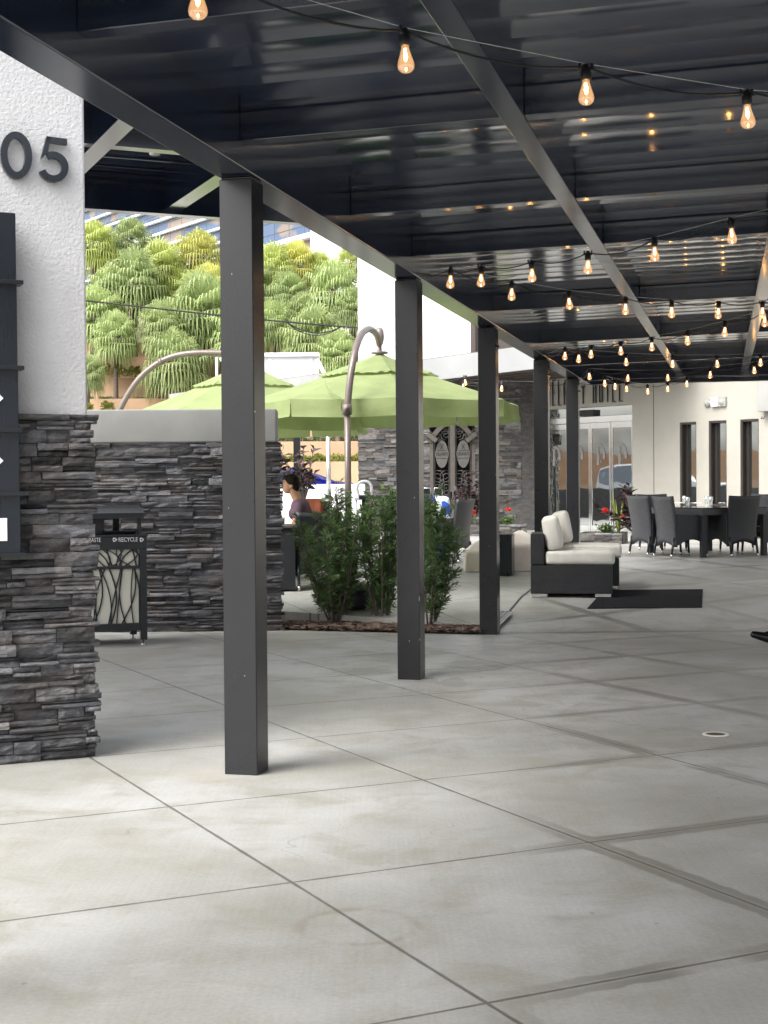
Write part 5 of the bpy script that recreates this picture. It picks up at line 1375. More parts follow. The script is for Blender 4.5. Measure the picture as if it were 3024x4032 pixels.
for side in (-1, 1):
    x0, x1 = (xb + fw + .01, xm - .055) if side < 0 else (xm + .055, xc - fw - .01)
    cxg = (x0 + x1) / 2; wg = x1 - x0
    topz = lambda x: gz - .42 + .46 * max(0, math.sin(math.pi * (x - xb) / (xc - xb))) ** .8 - .06
    b = MB(); pts = [(x0 + .015, zg0), (x0 + .015, topz(x0 + .015))] + [(x0 + wg * i / 8, topz(x0 + wg * i / 8)) for i in range(1, 8)] + [(x1 - .015, topz(x1 - .015)), (x1 - .015, zg0)]
    ringstroke(b, pts, .018, yg - .02, yg + .02); b.box(x0, x1, yg - .02, yg + .02, zg0, zg0 + .06); b.box(x0, x1, yg - .015, yg + .015, zg0 + .75, zg0 + .78)
    leafg = b.build('gate_leaf', M['iron'], res)
    b = MB(); oz = aty(1780, 1788, YR).z
    for sx in (-1, 1):
        for (dz, r_, tn, a0, dr_) in ((.62, .10, 1.6, 1.57, 1), (.42, .12, 1.7, 4.7, -1), (-.50, .15, 1.8, 1.57, 1), (-.72, .12, 1.7, 1.57, 1), (-.95, .14, 1.8, 1.57, 1), (-1.2, .12, 1.6, 1.57, 1)):
            zz_ = oz + dz
            if zz_ + r_ > topz(cxg + sx * wg * .25): zz_ = topz(cxg + sx * wg * .25) - r_
            scroll(b, cxg + sx * wg * .25, zz_, r_ * .95, tn, a0, dr_ * sx, yg)
        b.tube([(cxg + sx * .02, yg, oz - .42), (cxg + sx * wg * .16, yg, oz - .75), (cxg + sx * .02, yg, oz - 1.15), (cxg + sx * wg * .3, yg, oz - 1.4)], .009, 5)
    b.tube([(x0 + .02, yg, oz - .36), (x1 - .02, yg, oz - .36)], .009, 5); b.tube([(x0 + .02, yg, oz - 1.0), (x1 - .02, yg, oz - 1.0)], .009, 5); b.tube([(x0 + .02, yg, oz + .5), (x1 - .02, yg, oz + .5)], .009, 5)
    b.build('scrollwork', M['iron'], leafg, True)
    b = MB(); ov = [(cxg + wg * .38 * math.cos(a) * (1.1 if abs(math.sin(a)) < .25 else 1), oz + .30 * math.sin(a)) for a in [2 * math.pi * i / 48 for i in range(48)]]
    b.prism(ov, yg - .055, yg - .03); b.build('oval_plate', M['ironlight'], leafg)
    b = MB(); b.text("DELANEY'S", .10, Matrix.Translation((cxg, yg - .058, oz)) @ Matrix.Rotation(R(90), 4, 'X'), .002, fit=wg * .72)
    b.box(cxg - wg * .3, cxg + wg * .3, yg - .06, yg - .056, oz + .075, oz + .085); b.box(cxg - wg * .3, cxg + wg * .3, yg - .06, yg - .056, oz - .095, oz - .085)
    ringstroke(b, [(cxg - .03, oz + .11), (cxg + .03, oz + .22)], .006, yg - .06, yg - .056); ringstroke(b, [(cxg + .03, oz + .11), (cxg - .03, oz + .22)], .006, yg - .0605, yg - .0565)
    b.build('lettering', M['black'], leafg)
    b = MB(); b.box(xm + side * .06 - .05, xm + side * .06 + .05, yg - .08, yg - .02, 1.25, 1.42); b.box(xm + side * .06 - .04, xm + side * .06 + .04, yg - .08, yg - .02, .92, 1.05); b.build('lock', M['blackpl'], leafg, bevel=.01)
for sx, px in ((-1, 1700), (1, 1855)):
    v = aty(px, 1722, YR - .1); b = MB(); m_ = Matrix.Translation(v) @ Matrix.Rotation(R(-38 * sx), 4, 'Y'); b.box(-.13, .13, -.06, .06, -.05, .05, m=m_); b.tube([v + Vector((-.05 * sx, .06, .05)), v + Vector((.12 * sx, .1, .22))], .01, 5); b.build('flood_lamp', M['gateframe'], res)
b = MB(); v = aty(1155, 1740, 37); v2 = aty(1182, 1740, 37); b.box(v.x, v2.x, 37, 37.18, zf(37), 4.0); b.build('roof_post', M['post'], res)
# white structures on and behind the restaurant roof
b = MB(); YB = 45
v0, v1 = aty(1410, 1300, YB), aty(1868, 1300, YB)
wb = thing('white_block', 'plain bright white building rising behind the green umbrella', 'building', (v0.x, YB, 0))
b.box(0, v1.x - v0.x, 0, 6, .6, 16); b.build('wall', M['white'], wb)
b = MB(); b.box(v1.x - v0.x - .12, v1.x - v0.x + .02, -.06, .02, 3, 16); b.box(v1.x - v0.x + .02, v1.x - v0.x + 1.2, .3, 6, .6, 16); b.build('return_wall', M['soffit'], wb)
YS = 38.5
s0_, s1_ = aty(1000, 1388, YS), aty(1255, 1388, YS)
sc = thing('roof_screen', 'white metal equipment screen with slanted braces on the restaurant roof', 'roof screen', (s1_.x, YS, 0))
Ls = s1_.x - s0_.x; z1s, z0s = s1_.z, aty(1100, 1500, YS).z - .3
b = MB(); b.box(-Ls, 0, .05, .09, z0s, z1s - .01); b.build('sheet', M['whitemetal'], sc)
b = MB(); b.box(-Ls - .01, .012, -.06, .1, z1s - .1, z1s); b.build('cap_rail', M['whitemetal'], sc, bevel=.006)
for xk in (-.02, -1.25, -2.5):
    b = MB(); b.hexa([(xk - .09, .04, z1s - .15), (xk, .04, z1s - .15), (xk, .09, z1s - .1), (xk - .09, .09, z1s - .1)], [(xk + .35, -.6, z0s), (xk + .44, -.6, z0s), (xk + .44, -.55, z0s), (xk + .35, -.55, z0s)]); b.build('brace', M['whitemetal'], sc)
    b = MB(); b.box(xk - .2, xk - .14, .02, .049, z0s, z1s - .1); b.build('stud', M['whitemetal'], sc)

# ================================================================ PLANTERS BY THE DOOR
def crotonplant(seed, h, spread, n, big=.16):
    r_ = random.Random(seed); L, S = MB(), MB()
    for k in range(n):
        a = r_.uniform(0, 6.28); el = r_.uniform(.5, 1.45); ln = h * r_.uniform(.6, 1.0); d = Vector((math.cos(a) * math.cos(el) * spread, math.sin(a) * math.cos(el) * spread, math.sin(el)))
        pts = [Vector((0, 0, 0)) + d * ln * q + Vector((0, 0, -.1 * q * q * spread)) for q in (0, .35, .7, 1)]
        S.tube(pts, [.016, .012, .008, .005], 5)
        for j in range(22):
            q = .3 + .7 * r_.random(); c = pts[0].lerp(pts[-1], q); dd = Vector((r_.uniform(-1, 1), r_.uniform(-1, 1), r_.uniform(-.2, 1))).normalized()
            L.leaf(c, dd, Vector((0, 0, 1)) + Vector((r_.uniform(-.5, .5),) * 3), r_.uniform(.6, 1.2) * big, r_.uniform(.3, .45) * big, r_.random() ** 2, .15, .25)
    return L, S
def bedding(mb, fl, x0, x1, y0, y1, z, n, seed, flowers):
    r_ = random.Random(seed)
    for k in range(n):
        c = Vector((r_.uniform(x0, x1), r_.uniform(y0, y1), z))
        for j in range(26):
            dd = Vector((r_.uniform(-1, 1), r_.uniform(-1, 1), r_.uniform(.1, 1.2))).normalized()
            mb.leaf(c + Vector((r_.uniform(-.1, .1), r_.uniform(-.1, .1), r_.uniform(0, .16))), dd, Vector((0, 0, 1)), r_.uniform(.06, .14), r_.uniform(.03, .06), r_.random(), .1, .3)
    for (x, y, zz, s_) in flowers:
        for j in range(30):
            dd = Vector((r_.uniform(-1, 1), r_.uniform(-1, 1), r_.uniform(-.1, 1.3))).normalized()
            fl.leaf(Vector((x, y, zz)) + dd * .02, dd, Vector((0, 0, 1)), .07 * s_, .035 * s_, r_.random(), .1, .1)
def planter(label, px0, px1, py0, py1, rz, depth, seed):
    p = onfloor(px0, py1); q = onfloor(px1, py1 + 4); W = (px1 - px0) / F * p.y; H = (py1 - py0) / F * p.y
    t_ = thing('stone_planter', label, 'planter', (p.x, p.y, zf(p.y) - .02), rz, 'ledge stone planters by the buildings')
    b = MB(); b.box(0, W, 0, depth, 0, H - .04, .3); stonewall(b, 0, W, 0, H, 0, .045, .08, .13, .36, .05, .012, jag0=.02, jag1=.02, seed=seed, sub=(3, 2))
    b.box(W - .02, W + .02, 0.02, depth, 0, H, .3); b.box(-.02, .02, .02, depth, 0, H, .4); b.box(0, W, depth - .05, depth + .02, 0, H, .4)
    b.build('stone_wall', M['stone_grey'], t_)
    b = MB(); b.quad((.02, .08, H - .035), (W - .02, .08, H - .035), (W - .02, depth - .05, H - .035), (.02, depth - .05, H - .035)); b.build('soil', M['soil'], t_)
    return p, W, H, t_
p, W, H, t_ = planter('grey stone planter of red flowers beside the hotel doors', 2284, 2450, 2094, 2142, R(-14), .9, 51)
mw = Matrix.Translation((p.x, p.y, zf(p.y) - .02)) @ Matrix.Rotation(R(-14), 4, 'Z')
b, fl = MB(), MB(); bedding(b, fl, W * .45, W * 1.0, .12, .4, H - .04, 7, 3, [(W * .57, .2, H + .36, 1.25), (W * 1.0, .25, H + .27, .8)])
o = thing('flower_bed', 'red flowers and green bedding plants in the planter beside the hotel doors', 'flowers', mw.translation, R(-14)); b.build('foliage', M['bedleaf'], o); fl.build('blossoms', M['redfl'], o)
L, S = crotonplant(5, 1.05, .95, 13, .2); v = mw @ Vector((W * .98, .5, H))
o = thing('croton_plant', 'dark red leaved croton in front of the hotel wall by the laid table', 'plant', (v.x + .18, v.y, v.z - .02), 0, 'dark leaved croton plants'); L.build('foliage', M['croton'], o); S.build('stems', M['bark'], o)
b = MB(); r_ = random.Random(2)
for k in range(9):
    a = r_.uniform(0, 6.28); b.tube([Vector((0, 0, 0)), Vector((math.cos(a) * .05, math.sin(a) * .05, .3)), Vector((math.cos(a) * .13, math.sin(a) * .1, r_.uniform(.55, .8)))], [.018, .02, .003], 5, r_.random())
v = mw @ Vector((W * .86, .4, H - .04)); o = b.build('snake_plant', M['bushy'], None); o.location = v; tag(o, 'yellow edged snake plant in the planter beside the hotel doors', 'plant')
p, W, H, t_ = planter('dark stone planter along the foot of the restaurant wall by the gate', 1826, 2070, 2062, 2112, R(-4), .8, 52)
mw = Matrix.Translation((p.x, p.y, zf(p.y) - .02)) @ Matrix.Rotation(R(-4), 4, 'Z')
b, fl = MB(), MB(); bedding(b, fl, .05, W - .3, .12, .4, H - .04, 10, 4, [(W * .15, .15, H + .2, 1.4), (W * .07, .2, H + .15, 1.0), (W * .72, .15, H + .26, 1.3)])
o = thing('flower_bed', 'red flowers and bedding plants in the planter under the stone wall', 'flowers', mw.translation, R(-4)); b.build('foliage', M['bedleaf'], o); fl.build('blossoms', M['redfl'], o)
L, S = crotonplant(9, 1.2, .75, 12, .19); v = mw @ Vector((W * .12, .45, H))
o = thing('croton_plant', 'dark croton plant in front of the iron gates', 'plant', (v.x - .05, v.y, v.z), 0, 'dark leaved croton plants'); L.build('foliage', M['croton'], o); S.build('stems', M['bark'], o)
v = aty(1198, 2040, 24)
L, S = crotonplant(12, 1.15, .85, 14, .2)
o = thing('croton_plant', 'dark red croton tree behind the seated woman', 'plant', (v.x, 24, aty(1198, 1975, 24).z), 0, 'dark leaved croton plants'); L.build('foliage', M['croton'], o); S.build('branches', M['bark'], o)
b = MB(); b.tube([(0, 0, -.95), (.01, 0, -.4), (0, 0, .25)], [.035, .03, .02], 8); b.build('trunk', M['bark'], o, True)
pt_ = MB(); pt_.lathe([(0, 0), (.2, 0), (.27, .42), (.29, .46), (.25, .46), (.24, .4), (0, .4)], 22)
zpot = zf(24); o2 = pt_.build('plant_pot', M['cap'], None, True); o2.location = (v.x, 24, zpot); tag(o2, 'round grey plant pot behind the seated woman', 'plant pot')

# ================================================================ STREET, CARS, HILLSIDE
YW2 = 30
v0, v1 = aty(1090, 1908, YW2), aty(1418, 1910, YW2)
b = MB(); b.rbox(v0.x - 3, v1.x + .1, YW2, YW2 + .3, zf(YW2) - .05, v0.z, .03, 3)
tag(b.build('parapet_wall', M['white'], None), 'low white rendered wall between the patio and the street', 'wall')
v = aty(1296, 1910, YW2 - .4)
b = MB(); b.tube([(v.x, YW2 - .4, zf(YW2)), (v.x - .02, YW2 - .4, aty(1300, 1690, YW2).z + .4)], .045, 12)
tag(b.build('flag_pole', M['silver'], None, True), 'slim silver pole standing in front of the blue car', 'pole')

def car(label, loc, rz, paint, prof, Lc=4.5, W=1.85):
    t_ = thing('car', label, 'car', loc, rz)
    # body section: lofted along x from side profile (x, zlow, zbelt, zroof)
    b = MB(); nx = len(prof); n = 14; rows = []
    for (x, z0, zb_, zr) in prof:
        pts = []
        half = [(0, z0, .80), (0, z0, .95), (0, z0 + .12, 1.0), (0, (z0 + zb_) / 2, 1.02), (0, zb_, .98)]
        cab = [(0, zb_ + (zr - zb_) * .5, .86), (0, zr - .03 * (zr > zb_ + .05), .72), (0, zr, .45)]
        right = [(x, -W / 2 * k, z) for _, z, k in half + cab]; left = [(x, W / 2 * k, z) for _, z, k in reversed(half + cab)]
        rows.append(right + left)
    k = len(rows[0])
    b.add([p for r_ in rows for p in r_], [(i * k + j, i * k + (j + 1) % k, (i + 1) * k + (j + 1) % k, (i + 1) * k + j) for i in range(nx - 1) for j in range(k)] + [list(range(k))[::-1], [(nx - 1) * k + j for j in range(k)]])
    b.build('body', paint, t_, True)
    for s_ in (-1, 1):
        b = MB(); pts = [(x, zb_ + .03, zr - .07) for x, z0, zb_, zr in prof if zr > zb_ + .2]
        if pts:
            for (xa_, za, zb1), (xb_, zc_, zd) in zip(pts, pts[1:]):
                b.add([(xa_, s_ * W / 2 * .99, za), (xb_, s_ * W / 2 * .99, zc_), (xb_, s_ * W / 2 * .79, zd), (xa_, s_ * W / 2 * .79, zb1)], [(0, 1, 2, 3)])
            b.build('side_window', M['bluglass'], t_)
        for x in (prof[0][0] + .85, prof[-1][0] - .9):
            b = MB(); m_ = Matrix.Translation((x, s_ * (W / 2 - .1), .33)) @ Matrix.Rotation(R(90), 4, 'X')
            b.lathe([(.2, -.11), (.31, -.11), (.34, -.06), (.34, .06), (.31, .11), (.2, .11)], 22, m=m_); wh = b.build('wheel', M['tyre'], t_, True)
            b = MB(); b.lathe([(0, -.1), (.2, -.1), (.2, .1), (0, .1)], 14, m=m_); b.build('rim', M['silver'], wh)
        b = MB(); x = prof[-1][0]; b.box(x - .22, x + .015, s_ * W / 2 * .95 - .14, s_ * W / 2 * .95 + .02 if s_ > 0 else s_ * W / 2 * .95 + .14, .66, .84); b.build('tail_light', M['lampred'], t_)
    return t_
sedan = [(-2.25, .35, .62, .64), (-2.0, .25, .75, .78), (-1.2, .2, .86, .90), (-.75, .2, .9, 1.1), (-.2, .2, .92, 1.36), (.4, .2, .93, 1.38), (1.0, .2, .94, 1.24), (1.55, .2, .95, 1.02), (2.1, .25, .92, .96), (2.25, .4, .8, .82)]
xr2 = aty(1402, 1890, 45.5).x
car('bright blue sports car passing on the street behind the white wall', (xr2 - 2.2, 45.6, .735), 0, M['blue'], [(x, a, c - .02, d - .02) for x, a, c, d in sedan])
suv = [(-2.35, .4, .8, .85), (-2.1, .3, .95, 1.0), (-1.2, .25, 1.05, 1.1), (-.6, .25, 1.08, 1.6), (.3, .25, 1.1, 1.68), (1.5, .25, 1.1, 1.66), (2.1, .3, 1.1, 1.5), (2.3, .4, 1.0, 1.15)]
car('white estate car parked beyond the patio, out to the left', (-17, 29.5, .55), R(92), M['wcar'], suv)
b = MB(); m_ = MB(); b.box(-.2, .2, -8, 8, 0, .95, .3)
tag(b.build('garden_wall', M['stone'], None), 'low stone garden wall along the left edge of the patio', 'wall'); bpy.data.objects['garden_wall'].location = (-9.3, 31, .5)

# terraces: tan retaining walls stepping up the slope (photo pixel tops read at their distance)
YT = 50
def tz(y, Y): return aty(700, y, Y).z
tiers = [(50.0, tz(1785, 50) , .5), (51.2, None, 0), ]
TW = [(50.0, 1822), (51.4, 1742), (52.6, 1568), (53.9, 1487), (55.6, 1403), (57.2, 1348)]
prev = .70
hill = thing('retaining_wall', 'tan rendered retaining walls stepping up the palm planted slope', 'retaining wall', (0, 0, 0))
slope = MB()
for i, (Y, py) in enumerate(TW):
    zt2 = tz(py, Y)
    b = MB(); b.box(-30, 9, Y, Y + .3, prev - .3, zt2); b.build('terrace_wall', M['tan'], hill)
    nY = TW[i + 1][0] if i + 1 < len(TW) else 62
    slope.quad((-30, Y + .3, zt2 - .12), (9, Y + .3, zt2 - .12), (9, nY + .02, zt2 + .0), (-30, nY + .02, zt2 + .0)); prev = zt2
slope.quad((-60, 62, prev), (60, 62, prev), (60, 140, prev + 1), (-60, 140, prev + 1))
tag(slope.build('hillside', M['earth'], None), kind='structure')
b = MB()
for i in range(3): b.box(-.3 - i * 1.2, -i * 1.2, -14, 14, .3, 1.35 + i * .55)
o = b.build('garden_terrace', M['tan'], None); o.location = (-22, 32, .4); tag(o, 'tan terrace walls at the far left beyond the parked white car', 'retaining wall')

def bush(px, py, w_, h_, Y, seed, mat):
    r_ = random.Random(seed); L = MB(); v = aty(px, py, Y); rw, rh = w_ / F * Y / 2, h_ / F * Y
    for k in range(int(260 * max(1, rw / .5))):
        a = r_.uniform(0, 6.28); q = r_.random() ** .5; z = r_.random() ** .8
        c = Vector((math.cos(a) * rw * q * (1 - .45 * z), math.sin(a) * .45 * q, z * rh)); d = Vector((math.cos(a), math.sin(a), r_.uniform(.1, 1.2))).normalized()
        d += Vector((r_.uniform(-.6, .6), r_.uniform(-.6, .6), r_.uniform(-.3, .6))); L.leaf(c, d, Vector((r_.uniform(-.4, .4), r_.uniform(-.4, .4), 1)), r_.uniform(.1, .2), r_.uniform(.05, .09), min(1, max(0, r_.gauss(.5, .28))), .1, .2)
    return L, Vector((v.x, Y, v.z))
shr = [(410, 1487, 62, 48, 53.5, 1, 'bushy', 'round yellow green shrub on the terrace next to the white pillar'),
       (472, 1487, 68, 45, 53.5, 2, 'bushy', 'round yellow green shrub on the terrace left of the palm trunk'),
       (530, 1487, 50, 38, 53.5, 3, 'bushy', 'small round shrub on the terrace right of the palm trunk'),
       (425, 1622, 50, 34, 50.6, 4, 'bushy', 'yellow green shrub showing above the coping'),
       (345, 1622, 30, 26, 50.6, 5, 'bushy', 'small shrub above the coping beside the white pillar')]
for px, py, w_, h_, Y, sd_, mt, lab in shr:
    L, v = bush(px, py, w_, h_, Y, sd_, mt); o = L.build('terrace_shrub', M[mt]); o.location = v; tag(o, lab, 'shrub', 'shrubs on the terraces')
def tuft(px, py, w_, h_, Y, seed):
    r_ = random.Random(seed); L = MB(); v = aty(px, py, Y); rw, rh = w_ / F * Y / 2, h_ / F * Y
    for k in range(110):
        a = r_.uniform(0, 6.28); s_ = r_.uniform(.3, 1); L.leaf(Vector((r_.uniform(-.4, .4) * rw, r_.uniform(-.2, .2), 0)), Vector((math.cos(a) * s_ * rw * 1.3, math.sin(a) * .4, rh * r_.uniform(.7, 1.3))), Vector((0, -1, .4)), rh * r_.uniform(1.0, 1.5), .035, r_.random(), 0, .25)
    return L, v
tf = [(416, 1568, 70, 24, 53.2, 1, 'grassy tuft on the middle terrace left of the palm trunk'), (490, 1568, 50, 20, 53.2, 2, 'grassy tuft on the middle terrace at the foot of the palm trunk'), (560, 1568, 60, 22, 53.2, 3, 'grassy tuft on the middle terrace beside the arching mast'), (645, 1568, 50, 18, 53.2, 4, 'grassy tuft on the middle terrace above the farther umbrella'), (350, 1568, 40, 20, 53.2, 6, 'grassy tuft on the middle terrace beside the white pillar')]
for px, py, w_, h_, Y, sd_, lab in tf:
    L, v = tuft(px, py, w_, h_, Y, sd_); o = L.build('grass_tuft', M['grassy']); o.location = (v.x, Y, v.z - .05); tag(o, lab, 'ornamental grass', 'grass tufts on the terraces')
# hedges in the right hand gap
for (x0, x1, py, h_, Y, mt, lab, sd_) in ((1080, 1430, 1824, 44, 50.7, 'bushy', 'yellow green hedge above the lowest tan wall', 7), (1080, 1430, 1744, 36, 52.0, 'grassy', 'dark green strappy hedge above the second tan wall', 8)):
    r_ = random.Random(sd_); L = MB(); a0, a1 = aty(x0, py, Y), aty(x1, py, Y); rh = h_ / F * Y
    for k in range(2200):
        q = r_.random(); z = r_.random() ** .8 * (.75 + .3 * noise.noise(Vector((q * 9, sd_, 0)))); c = Vector(((a1.x - a0.x) * q, r_.uniform(-.4, .4) * (1 - .5 * z), z * rh)); d = Vector((r_.uniform(-1, 1), r_.uniform(-1, .3), r_.uniform(0, 1.2)))
        L.leaf(c, d, Vector((0, -.3, 1)), r_.uniform(.1, .2), r_.uniform(.04, .08) if mt == 'bushy' else .03, min(1, max(0, r_.gauss(.5, .3))), .1, .2)
    o = L.build('hedge', M[mt]); o.location = (a0.x, Y, a0.z - .08); tag(o, lab, 'hedge', 'hedges on the terraces')

# ---------------------------------------------------------------- palms
def palm_crown(seed, nf=50):
    r_ = random.Random(seed); L = MB()
    for k in range(nf):
        q = (k + .5) / nf; el = R(84) - R(146) * q + r_.uniform(-.12, .12); az = k * 2.39996 + r_.uniform(-.2, .2)
        d = Vector((math.cos(az) * math.cos(el), math.sin(az) * math.cos(el), math.sin(el)))
        pl = r_.uniform(.45, .85); h0 = d * pl; h0.z -= .10 * (1 - abs(math.sin(el)))
        L.leaf(Vector((0, 0, 0)), h0, Vector((0, 0, 1)), h0.length, .05, .15)
        side = d.cross(Vector((0, 0, 1))); side = side.normalized() if side.length > .05 else Vector((1, 0, 0)); upv = side.cross(d).normalized()
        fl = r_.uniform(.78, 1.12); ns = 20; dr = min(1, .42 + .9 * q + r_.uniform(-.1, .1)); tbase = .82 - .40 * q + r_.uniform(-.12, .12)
        for i in range(ns):
            s_ = (i + .5) / ns * 2 - 1; an = s_ * R(125)
            dd = (d * math.cos(an) + side * math.sin(an)) + upv * (.30 * math.cos(an * .7)); dd.normalize()
            l_ = fl * (1 - .18 * abs(s_)) * r_.uniform(.9, 1.08); wv = dd.cross(upv).normalized() * .034
            p0 = h0; p1 = h0 + dd * l_ * .46; p2 = p1 + dd * l_ * .20 - Vector((0, 0, l_ * .10 * dr)); p3 = p2 + dd * l_ * (.07 + .15 * (1 - dr)) - Vector((0, 0, dr * l_ * r_.uniform(.22, .40))); p4 = p3 + dd * l_ * .12 * (1 - dr) - Vector((r_.uniform(-.03, .03), r_.uniform(-.03, .03), dr * l_ * r_.uniform(.15, .42)))
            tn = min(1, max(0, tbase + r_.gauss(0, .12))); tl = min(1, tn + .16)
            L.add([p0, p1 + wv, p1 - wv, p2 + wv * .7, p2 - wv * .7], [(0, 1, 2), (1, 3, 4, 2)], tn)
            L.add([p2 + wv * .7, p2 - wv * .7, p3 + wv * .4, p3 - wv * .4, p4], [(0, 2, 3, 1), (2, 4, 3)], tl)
    # tuft of upright spears
    for k in range(5):
        L.leaf(Vector((0, 0, .1)), Vector((r_.uniform(-.25, .25), r_.uniform(-.25, .25), 1)), Vector((0, 1, 0)), r_.uniform(.9, 1.25), .03, .7)
    return L
crowns = [palm_crown(s_) for s_ in (1, 2, 3)]
trunk = MB(); rr_ = random.Random(3)
trunk.tube([(0, 0, -6), (.03, 0, -4), (-.03, 0, -2), (0, 0, -.7), (0, 0, 0)], [.15, .12, .11, .115, .15], 12)
for k in range(26):
    a = rr_.uniform(0, 6.28); trunk.leaf(Vector((math.cos(a) * .14, math.sin(a) * .14, rr_.uniform(-.7, .05))), Vector((math.cos(a), math.sin(a), .9)), Vector((0, 0, 1)), .24, .07, .3)
PM = {}
trunk_me = None
# centre x, y, radius (photo px), distance, kind, label
s8 = .6932
pl = [(370, 965, 92, 58.5, 'palml', 'fan palm high at the left touching the white pillar'),
      (515, 950, 78, 60.0, 'palm', 'fan palm top under the roof eave left of the office gable'),
      (632, 1065, 104, 58.0, 'palml', 'lime fan palm in the upper middle left of the golden palm'),
      (785, 1010, 100, 59.0, 'palmy', 'golden fan palm with a bare dark trunk left of the first post'),
      (820, 1130, 80, 57.2, 'palmy', 'small golden fan palm hidden partly by the first post'),
      (528, 1125, 125, 56.5, 'palm', 'large green fan palm in the middle of the left group'),
      (366, 1250, 120, 55.0, 'palm', 'large green fan palm beside the pillar above the cable'),
      (455, 1335, 92, 53.2, 'palm', 'fan palm with a clean trunk rising through the lower terrace'),
      (790, 1240, 145, 55.2, 'palm', 'broad green fan palm crossed by the cable at the first post'),
      (690, 1435, 130, 52.4, 'palm', 'lowest broad fan palm behind the arching mast'),
      (345, 1480, 72, 51.2, 'palm', 'low fan palm peeking out from behind the pillar'),
      (1075, 1070, 95, 58.6, 'palml', 'lime fan palm just right of the first post at the top'),
      (1165, 1040, 86, 59.4, 'palmy', 'golden fan palm with dead skirt right of the first post'),
      (1255, 1085, 76, 60.0, 'palml', 'fan palm below the white office corner'),
      (1128, 1170, 88, 56.8, 'palm', 'fan palm with a slender trunk before the barred windows'),
      (1320, 1150, 118, 56.0, 'palm', 'large drooping green fan palm against the white building edge'),
      (1380, 1040, 62, 60.5, 'palml', 'top right fan palm beside the white building'),
      (1085, 1290, 92, 54.6, 'palm', 'green fan palm at the post below the cable'),
      (1235, 1335, 128, 53.0, 'palm', 'broad low fan palm above the white roof screen'),
      (1330, 1410, 95, 51.6, 'palm', 'lowest fan palm between roof screen and green umbrella'),
      (960, 1130, 110, 57.5, 'palm', 'fan palm hidden behind the first post, upper'),
      (940, 1330, 120, 54.0, 'palm', 'fan palm hidden behind the first post, lower')]
pl += [(440, 1040, 80, 60.3, 'palml', 'small lime fan palm between the two top left palms'),
       (640, 1290, 95, 53.6, 'palm', 'fan palm in front of the upper tan terrace wall'),
       (1190, 1250, 90, 55.6, 'palm', 'fan palm behind the dip of the cable'),
       (1395, 1230, 80, 55.0, 'palm', 'fan palm half cut off by the white building edge'),
       (705, 1150, 85, 57.9, 'palml', 'lime fan palm between the green and the golden palms'),
       (430, 1150, 90, 57.0, 'palm', 'fan palm above and right of the pillar, behind the cable palm')]
for i, (px, py, rpx, Y, mt, lab) in enumerate(pl):
    v = aty(px, py - rpx * .05, Y); sc_ = rpx / F * Y / 1.12
    o = thing('fan_palm', lab, 'palm tree', v, i * 1.1, 'fan palms on the hillside'); o.scale = (sc_,) * 3
    key = (mt, i % 3)
    if key not in PM:
        cr_ = crowns[i % 3].build('crown', M[mt], o); PM[key] = cr_.data
    else:
        cr_ = bpy.data.objects.new('crown', PM[key]); col.objects.link(cr_); cr_.parent = o
    if trunk_me is None:
        tr_ = trunk.build('trunk', M['bark'], o, True); trunk_me = tr_.data
    else:
        tr_ = bpy.data.objects.new('trunk', trunk_me); col.objects.link(tr_); tr_.parent = o
# ---------------------------------------------------------------- office building
OT = R(55)
od = Vector((math.cos(OT), -math.sin(OT), 0))
OE = aty(1262, 960, 74)            # right hand end of the facade
off_b = thing('office_building', 'large office block with white bands and tinted glass above the palms', 'building', (OE.x, 74, 0), -OT)
oinv = (Matrix.Translation((OE.x, 74, 0)) @ Matrix.Rotation(-OT, 4, 'Z')).inverted()
def op(x, y, d=0):
    o2 = oinv @ Vector((0, 0, EYE)); r2 = oinv.to_3x3() @ ray(x, y); k = (d - o2.y) / r2.y
    return o2 + r2 * k
LO = 70
mo, to, bo = newmat('office curtain wall')
br = N(to, 'ShaderNodeTexBrick'); br.offset = 0; br.inputs['Scale'].default_value = 1; br.inputs['Brick Width'].default_value = 1.5; br.inputs['Row Height'].default_value = .62; br.inputs['Mortar Size'].default_value = .03; br.inputs['Mortar'].default_value = (.06, .06, .07, 1)
mp2 = N(to, 'ShaderNodeMapping'); mp2.inputs['Rotation'].default_value = (R(90), 0, 0); to.links.new(objco(to), mp2.inputs[0]); to.links.new(mp2.outputs[0], br.inputs['Vector'])
nz_ = noise_(to, .12, 3, .6, objco(to, (1, 1, 3)), 1.2)
to.links.new(mixc(to, maprange(to, nz_, .53, .58), (.06, .10, .18), (.22, .175, .14)), br.inputs['Color1']); to.links.new(mixc(to, maprange(to, nz_, .52, .6), (.09, .14, .23), (.25, .20, .16)), br.inputs['Color2'])  # tan patches put into the glass colour stand in for reflections
to.links.new(br.outputs[0], bo.inputs['Base Color']); bo.inputs['Roughness'].default_value = .12
b = MB(); b.box(-LO, 0, 0, 12, 1, 34); b.build('wall', mo, off_b)
xsp = op(905, 930).x
zst = op(760, 935).z
for k in range(-9, 22):
    z = zst + k * .78
    b = MB(); b.box(-LO, xsp, -.22, .0, z - .06, z + .06); b.build('sun_louvre', M['whitemetal'], off_b)
zb4 = op(1130, 960).z
for k in range(-3, 5):
    z = zb4 + k * 2.7
    b = MB(); b.box(xsp, 0, -.5, 0, z - .12, z + .12); b.build('floor_band', M['whitemetal'], off_b)
    b = MB(); b.box(xsp, 0, -.10, 0, z - 1.0, z - .12); b.build('spandrel', M['beige'], off_b)
b = MB(); b.box(0, 5.2, -.6, 10, 1, 30); b.build('end_tower', M['white'], off_b)
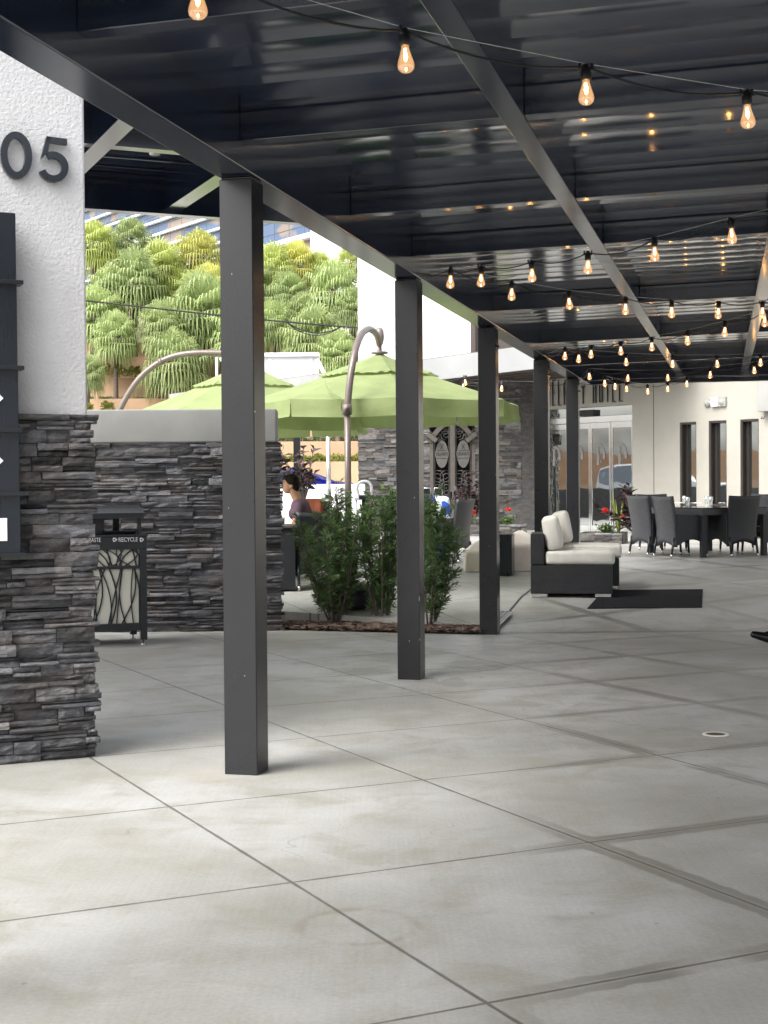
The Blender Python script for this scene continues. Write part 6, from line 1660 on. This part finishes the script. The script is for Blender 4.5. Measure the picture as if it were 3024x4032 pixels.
# small gabled building among the palms
g0_ = aty(1065, 1190, 61.5); g1_ = aty(1185, 1190, 61.5)
lo = thing('gate_house', 'low tan building with barred windows among the palms', 'building', (g0_.x, 61.5, 0))
b = MB(); zt5 = aty(1150, 1165, 61.5).z; b.box(0, g1_.x - g0_.x, 0, 5, 3, zt5); b.build('wall', M['tan'], lo)
b = MB(); b.box(-.3, g1_.x - g0_.x + .15, -.3, 5.2, zt5, zt5 + .28); b.build('roof_edge', M['whitemetal'], lo)
zb5 = aty(1150, 1240, 61.5).z
b = MB(); b.box(.15, g1_.x - g0_.x - .3, -.03, .0, zb5, zt5 - .25); fr = b.build('window', M['bluglass'], lo)
b = MB()
for k in range(7): x = .18 + k * (g1_.x - g0_.x - .55) / 6; b.box(x, x + .03, -.08, -.035, zb5, zt5 - .25)
b.build('bars', M['black'], fr)
# sloping white ridge seen over the palms at upper left
a0, a1 = aty(470, 905, 63), aty(668, 1000, 63)
b = MB(); b.hexa([(a0.x, 63, a0.z - .25), (a1.x, 63, a1.z - .25), (a1.x, 66, a1.z - .25), (a0.x, 66, a0.z - .25)], [(a0.x, 63, a0.z), (a1.x, 63, a1.z), (a1.x, 66, a1.z), (a0.x, 66, a0.z)])
rf = thing('white_roof', 'low building with a sloping white roof edge behind the palm tops', 'building', (0, 0, 0)); b.build('roof', M['whitemetal'], rf)
b = MB(); b.hexa([(a0.x, 63.1, 5), (a1.x, 63.1, 5), (a1.x, 66, 5), (a0.x, 66, 5)], [(a0.x, 63.1, a0.z - .25), (a1.x, 63.1, a1.z - .25), (a1.x, 66, a1.z - .25), (a0.x, 66, a0.z - .25)]); b.build('wall', M['beige'], rf)

# utility cables across the street
cb = MB(); A1, B1, C1 = aty(180, 1160, 47.5), aty(867, 1242, 47), aty(1480, 1296, 46.5)
A1 = A1 + (A1 - B1) * 2
def cat(a, b_, sag, n=16): return [a.lerp(b_, i / n) - Vector((0, 0, sag * 4 * (i / n) * (1 - i / n))) for i in range(n + 1)]
cb.tube(cat(A1, B1, .05) + cat(B1, C1, .02)[1:], .026, 6)
k0, k1 = aty(1120, 1262, 46.9), aty(1340, 1288, 46.6)
cb.tube(cat(k0, k1, .28), .02, 6); cb.tube(cat(k0, k1, .36), .016, 6)
tag(cb.build('utility_cable', M['cable'], None, True), 'black utility cable stretched across the street in front of the palms', 'cable')
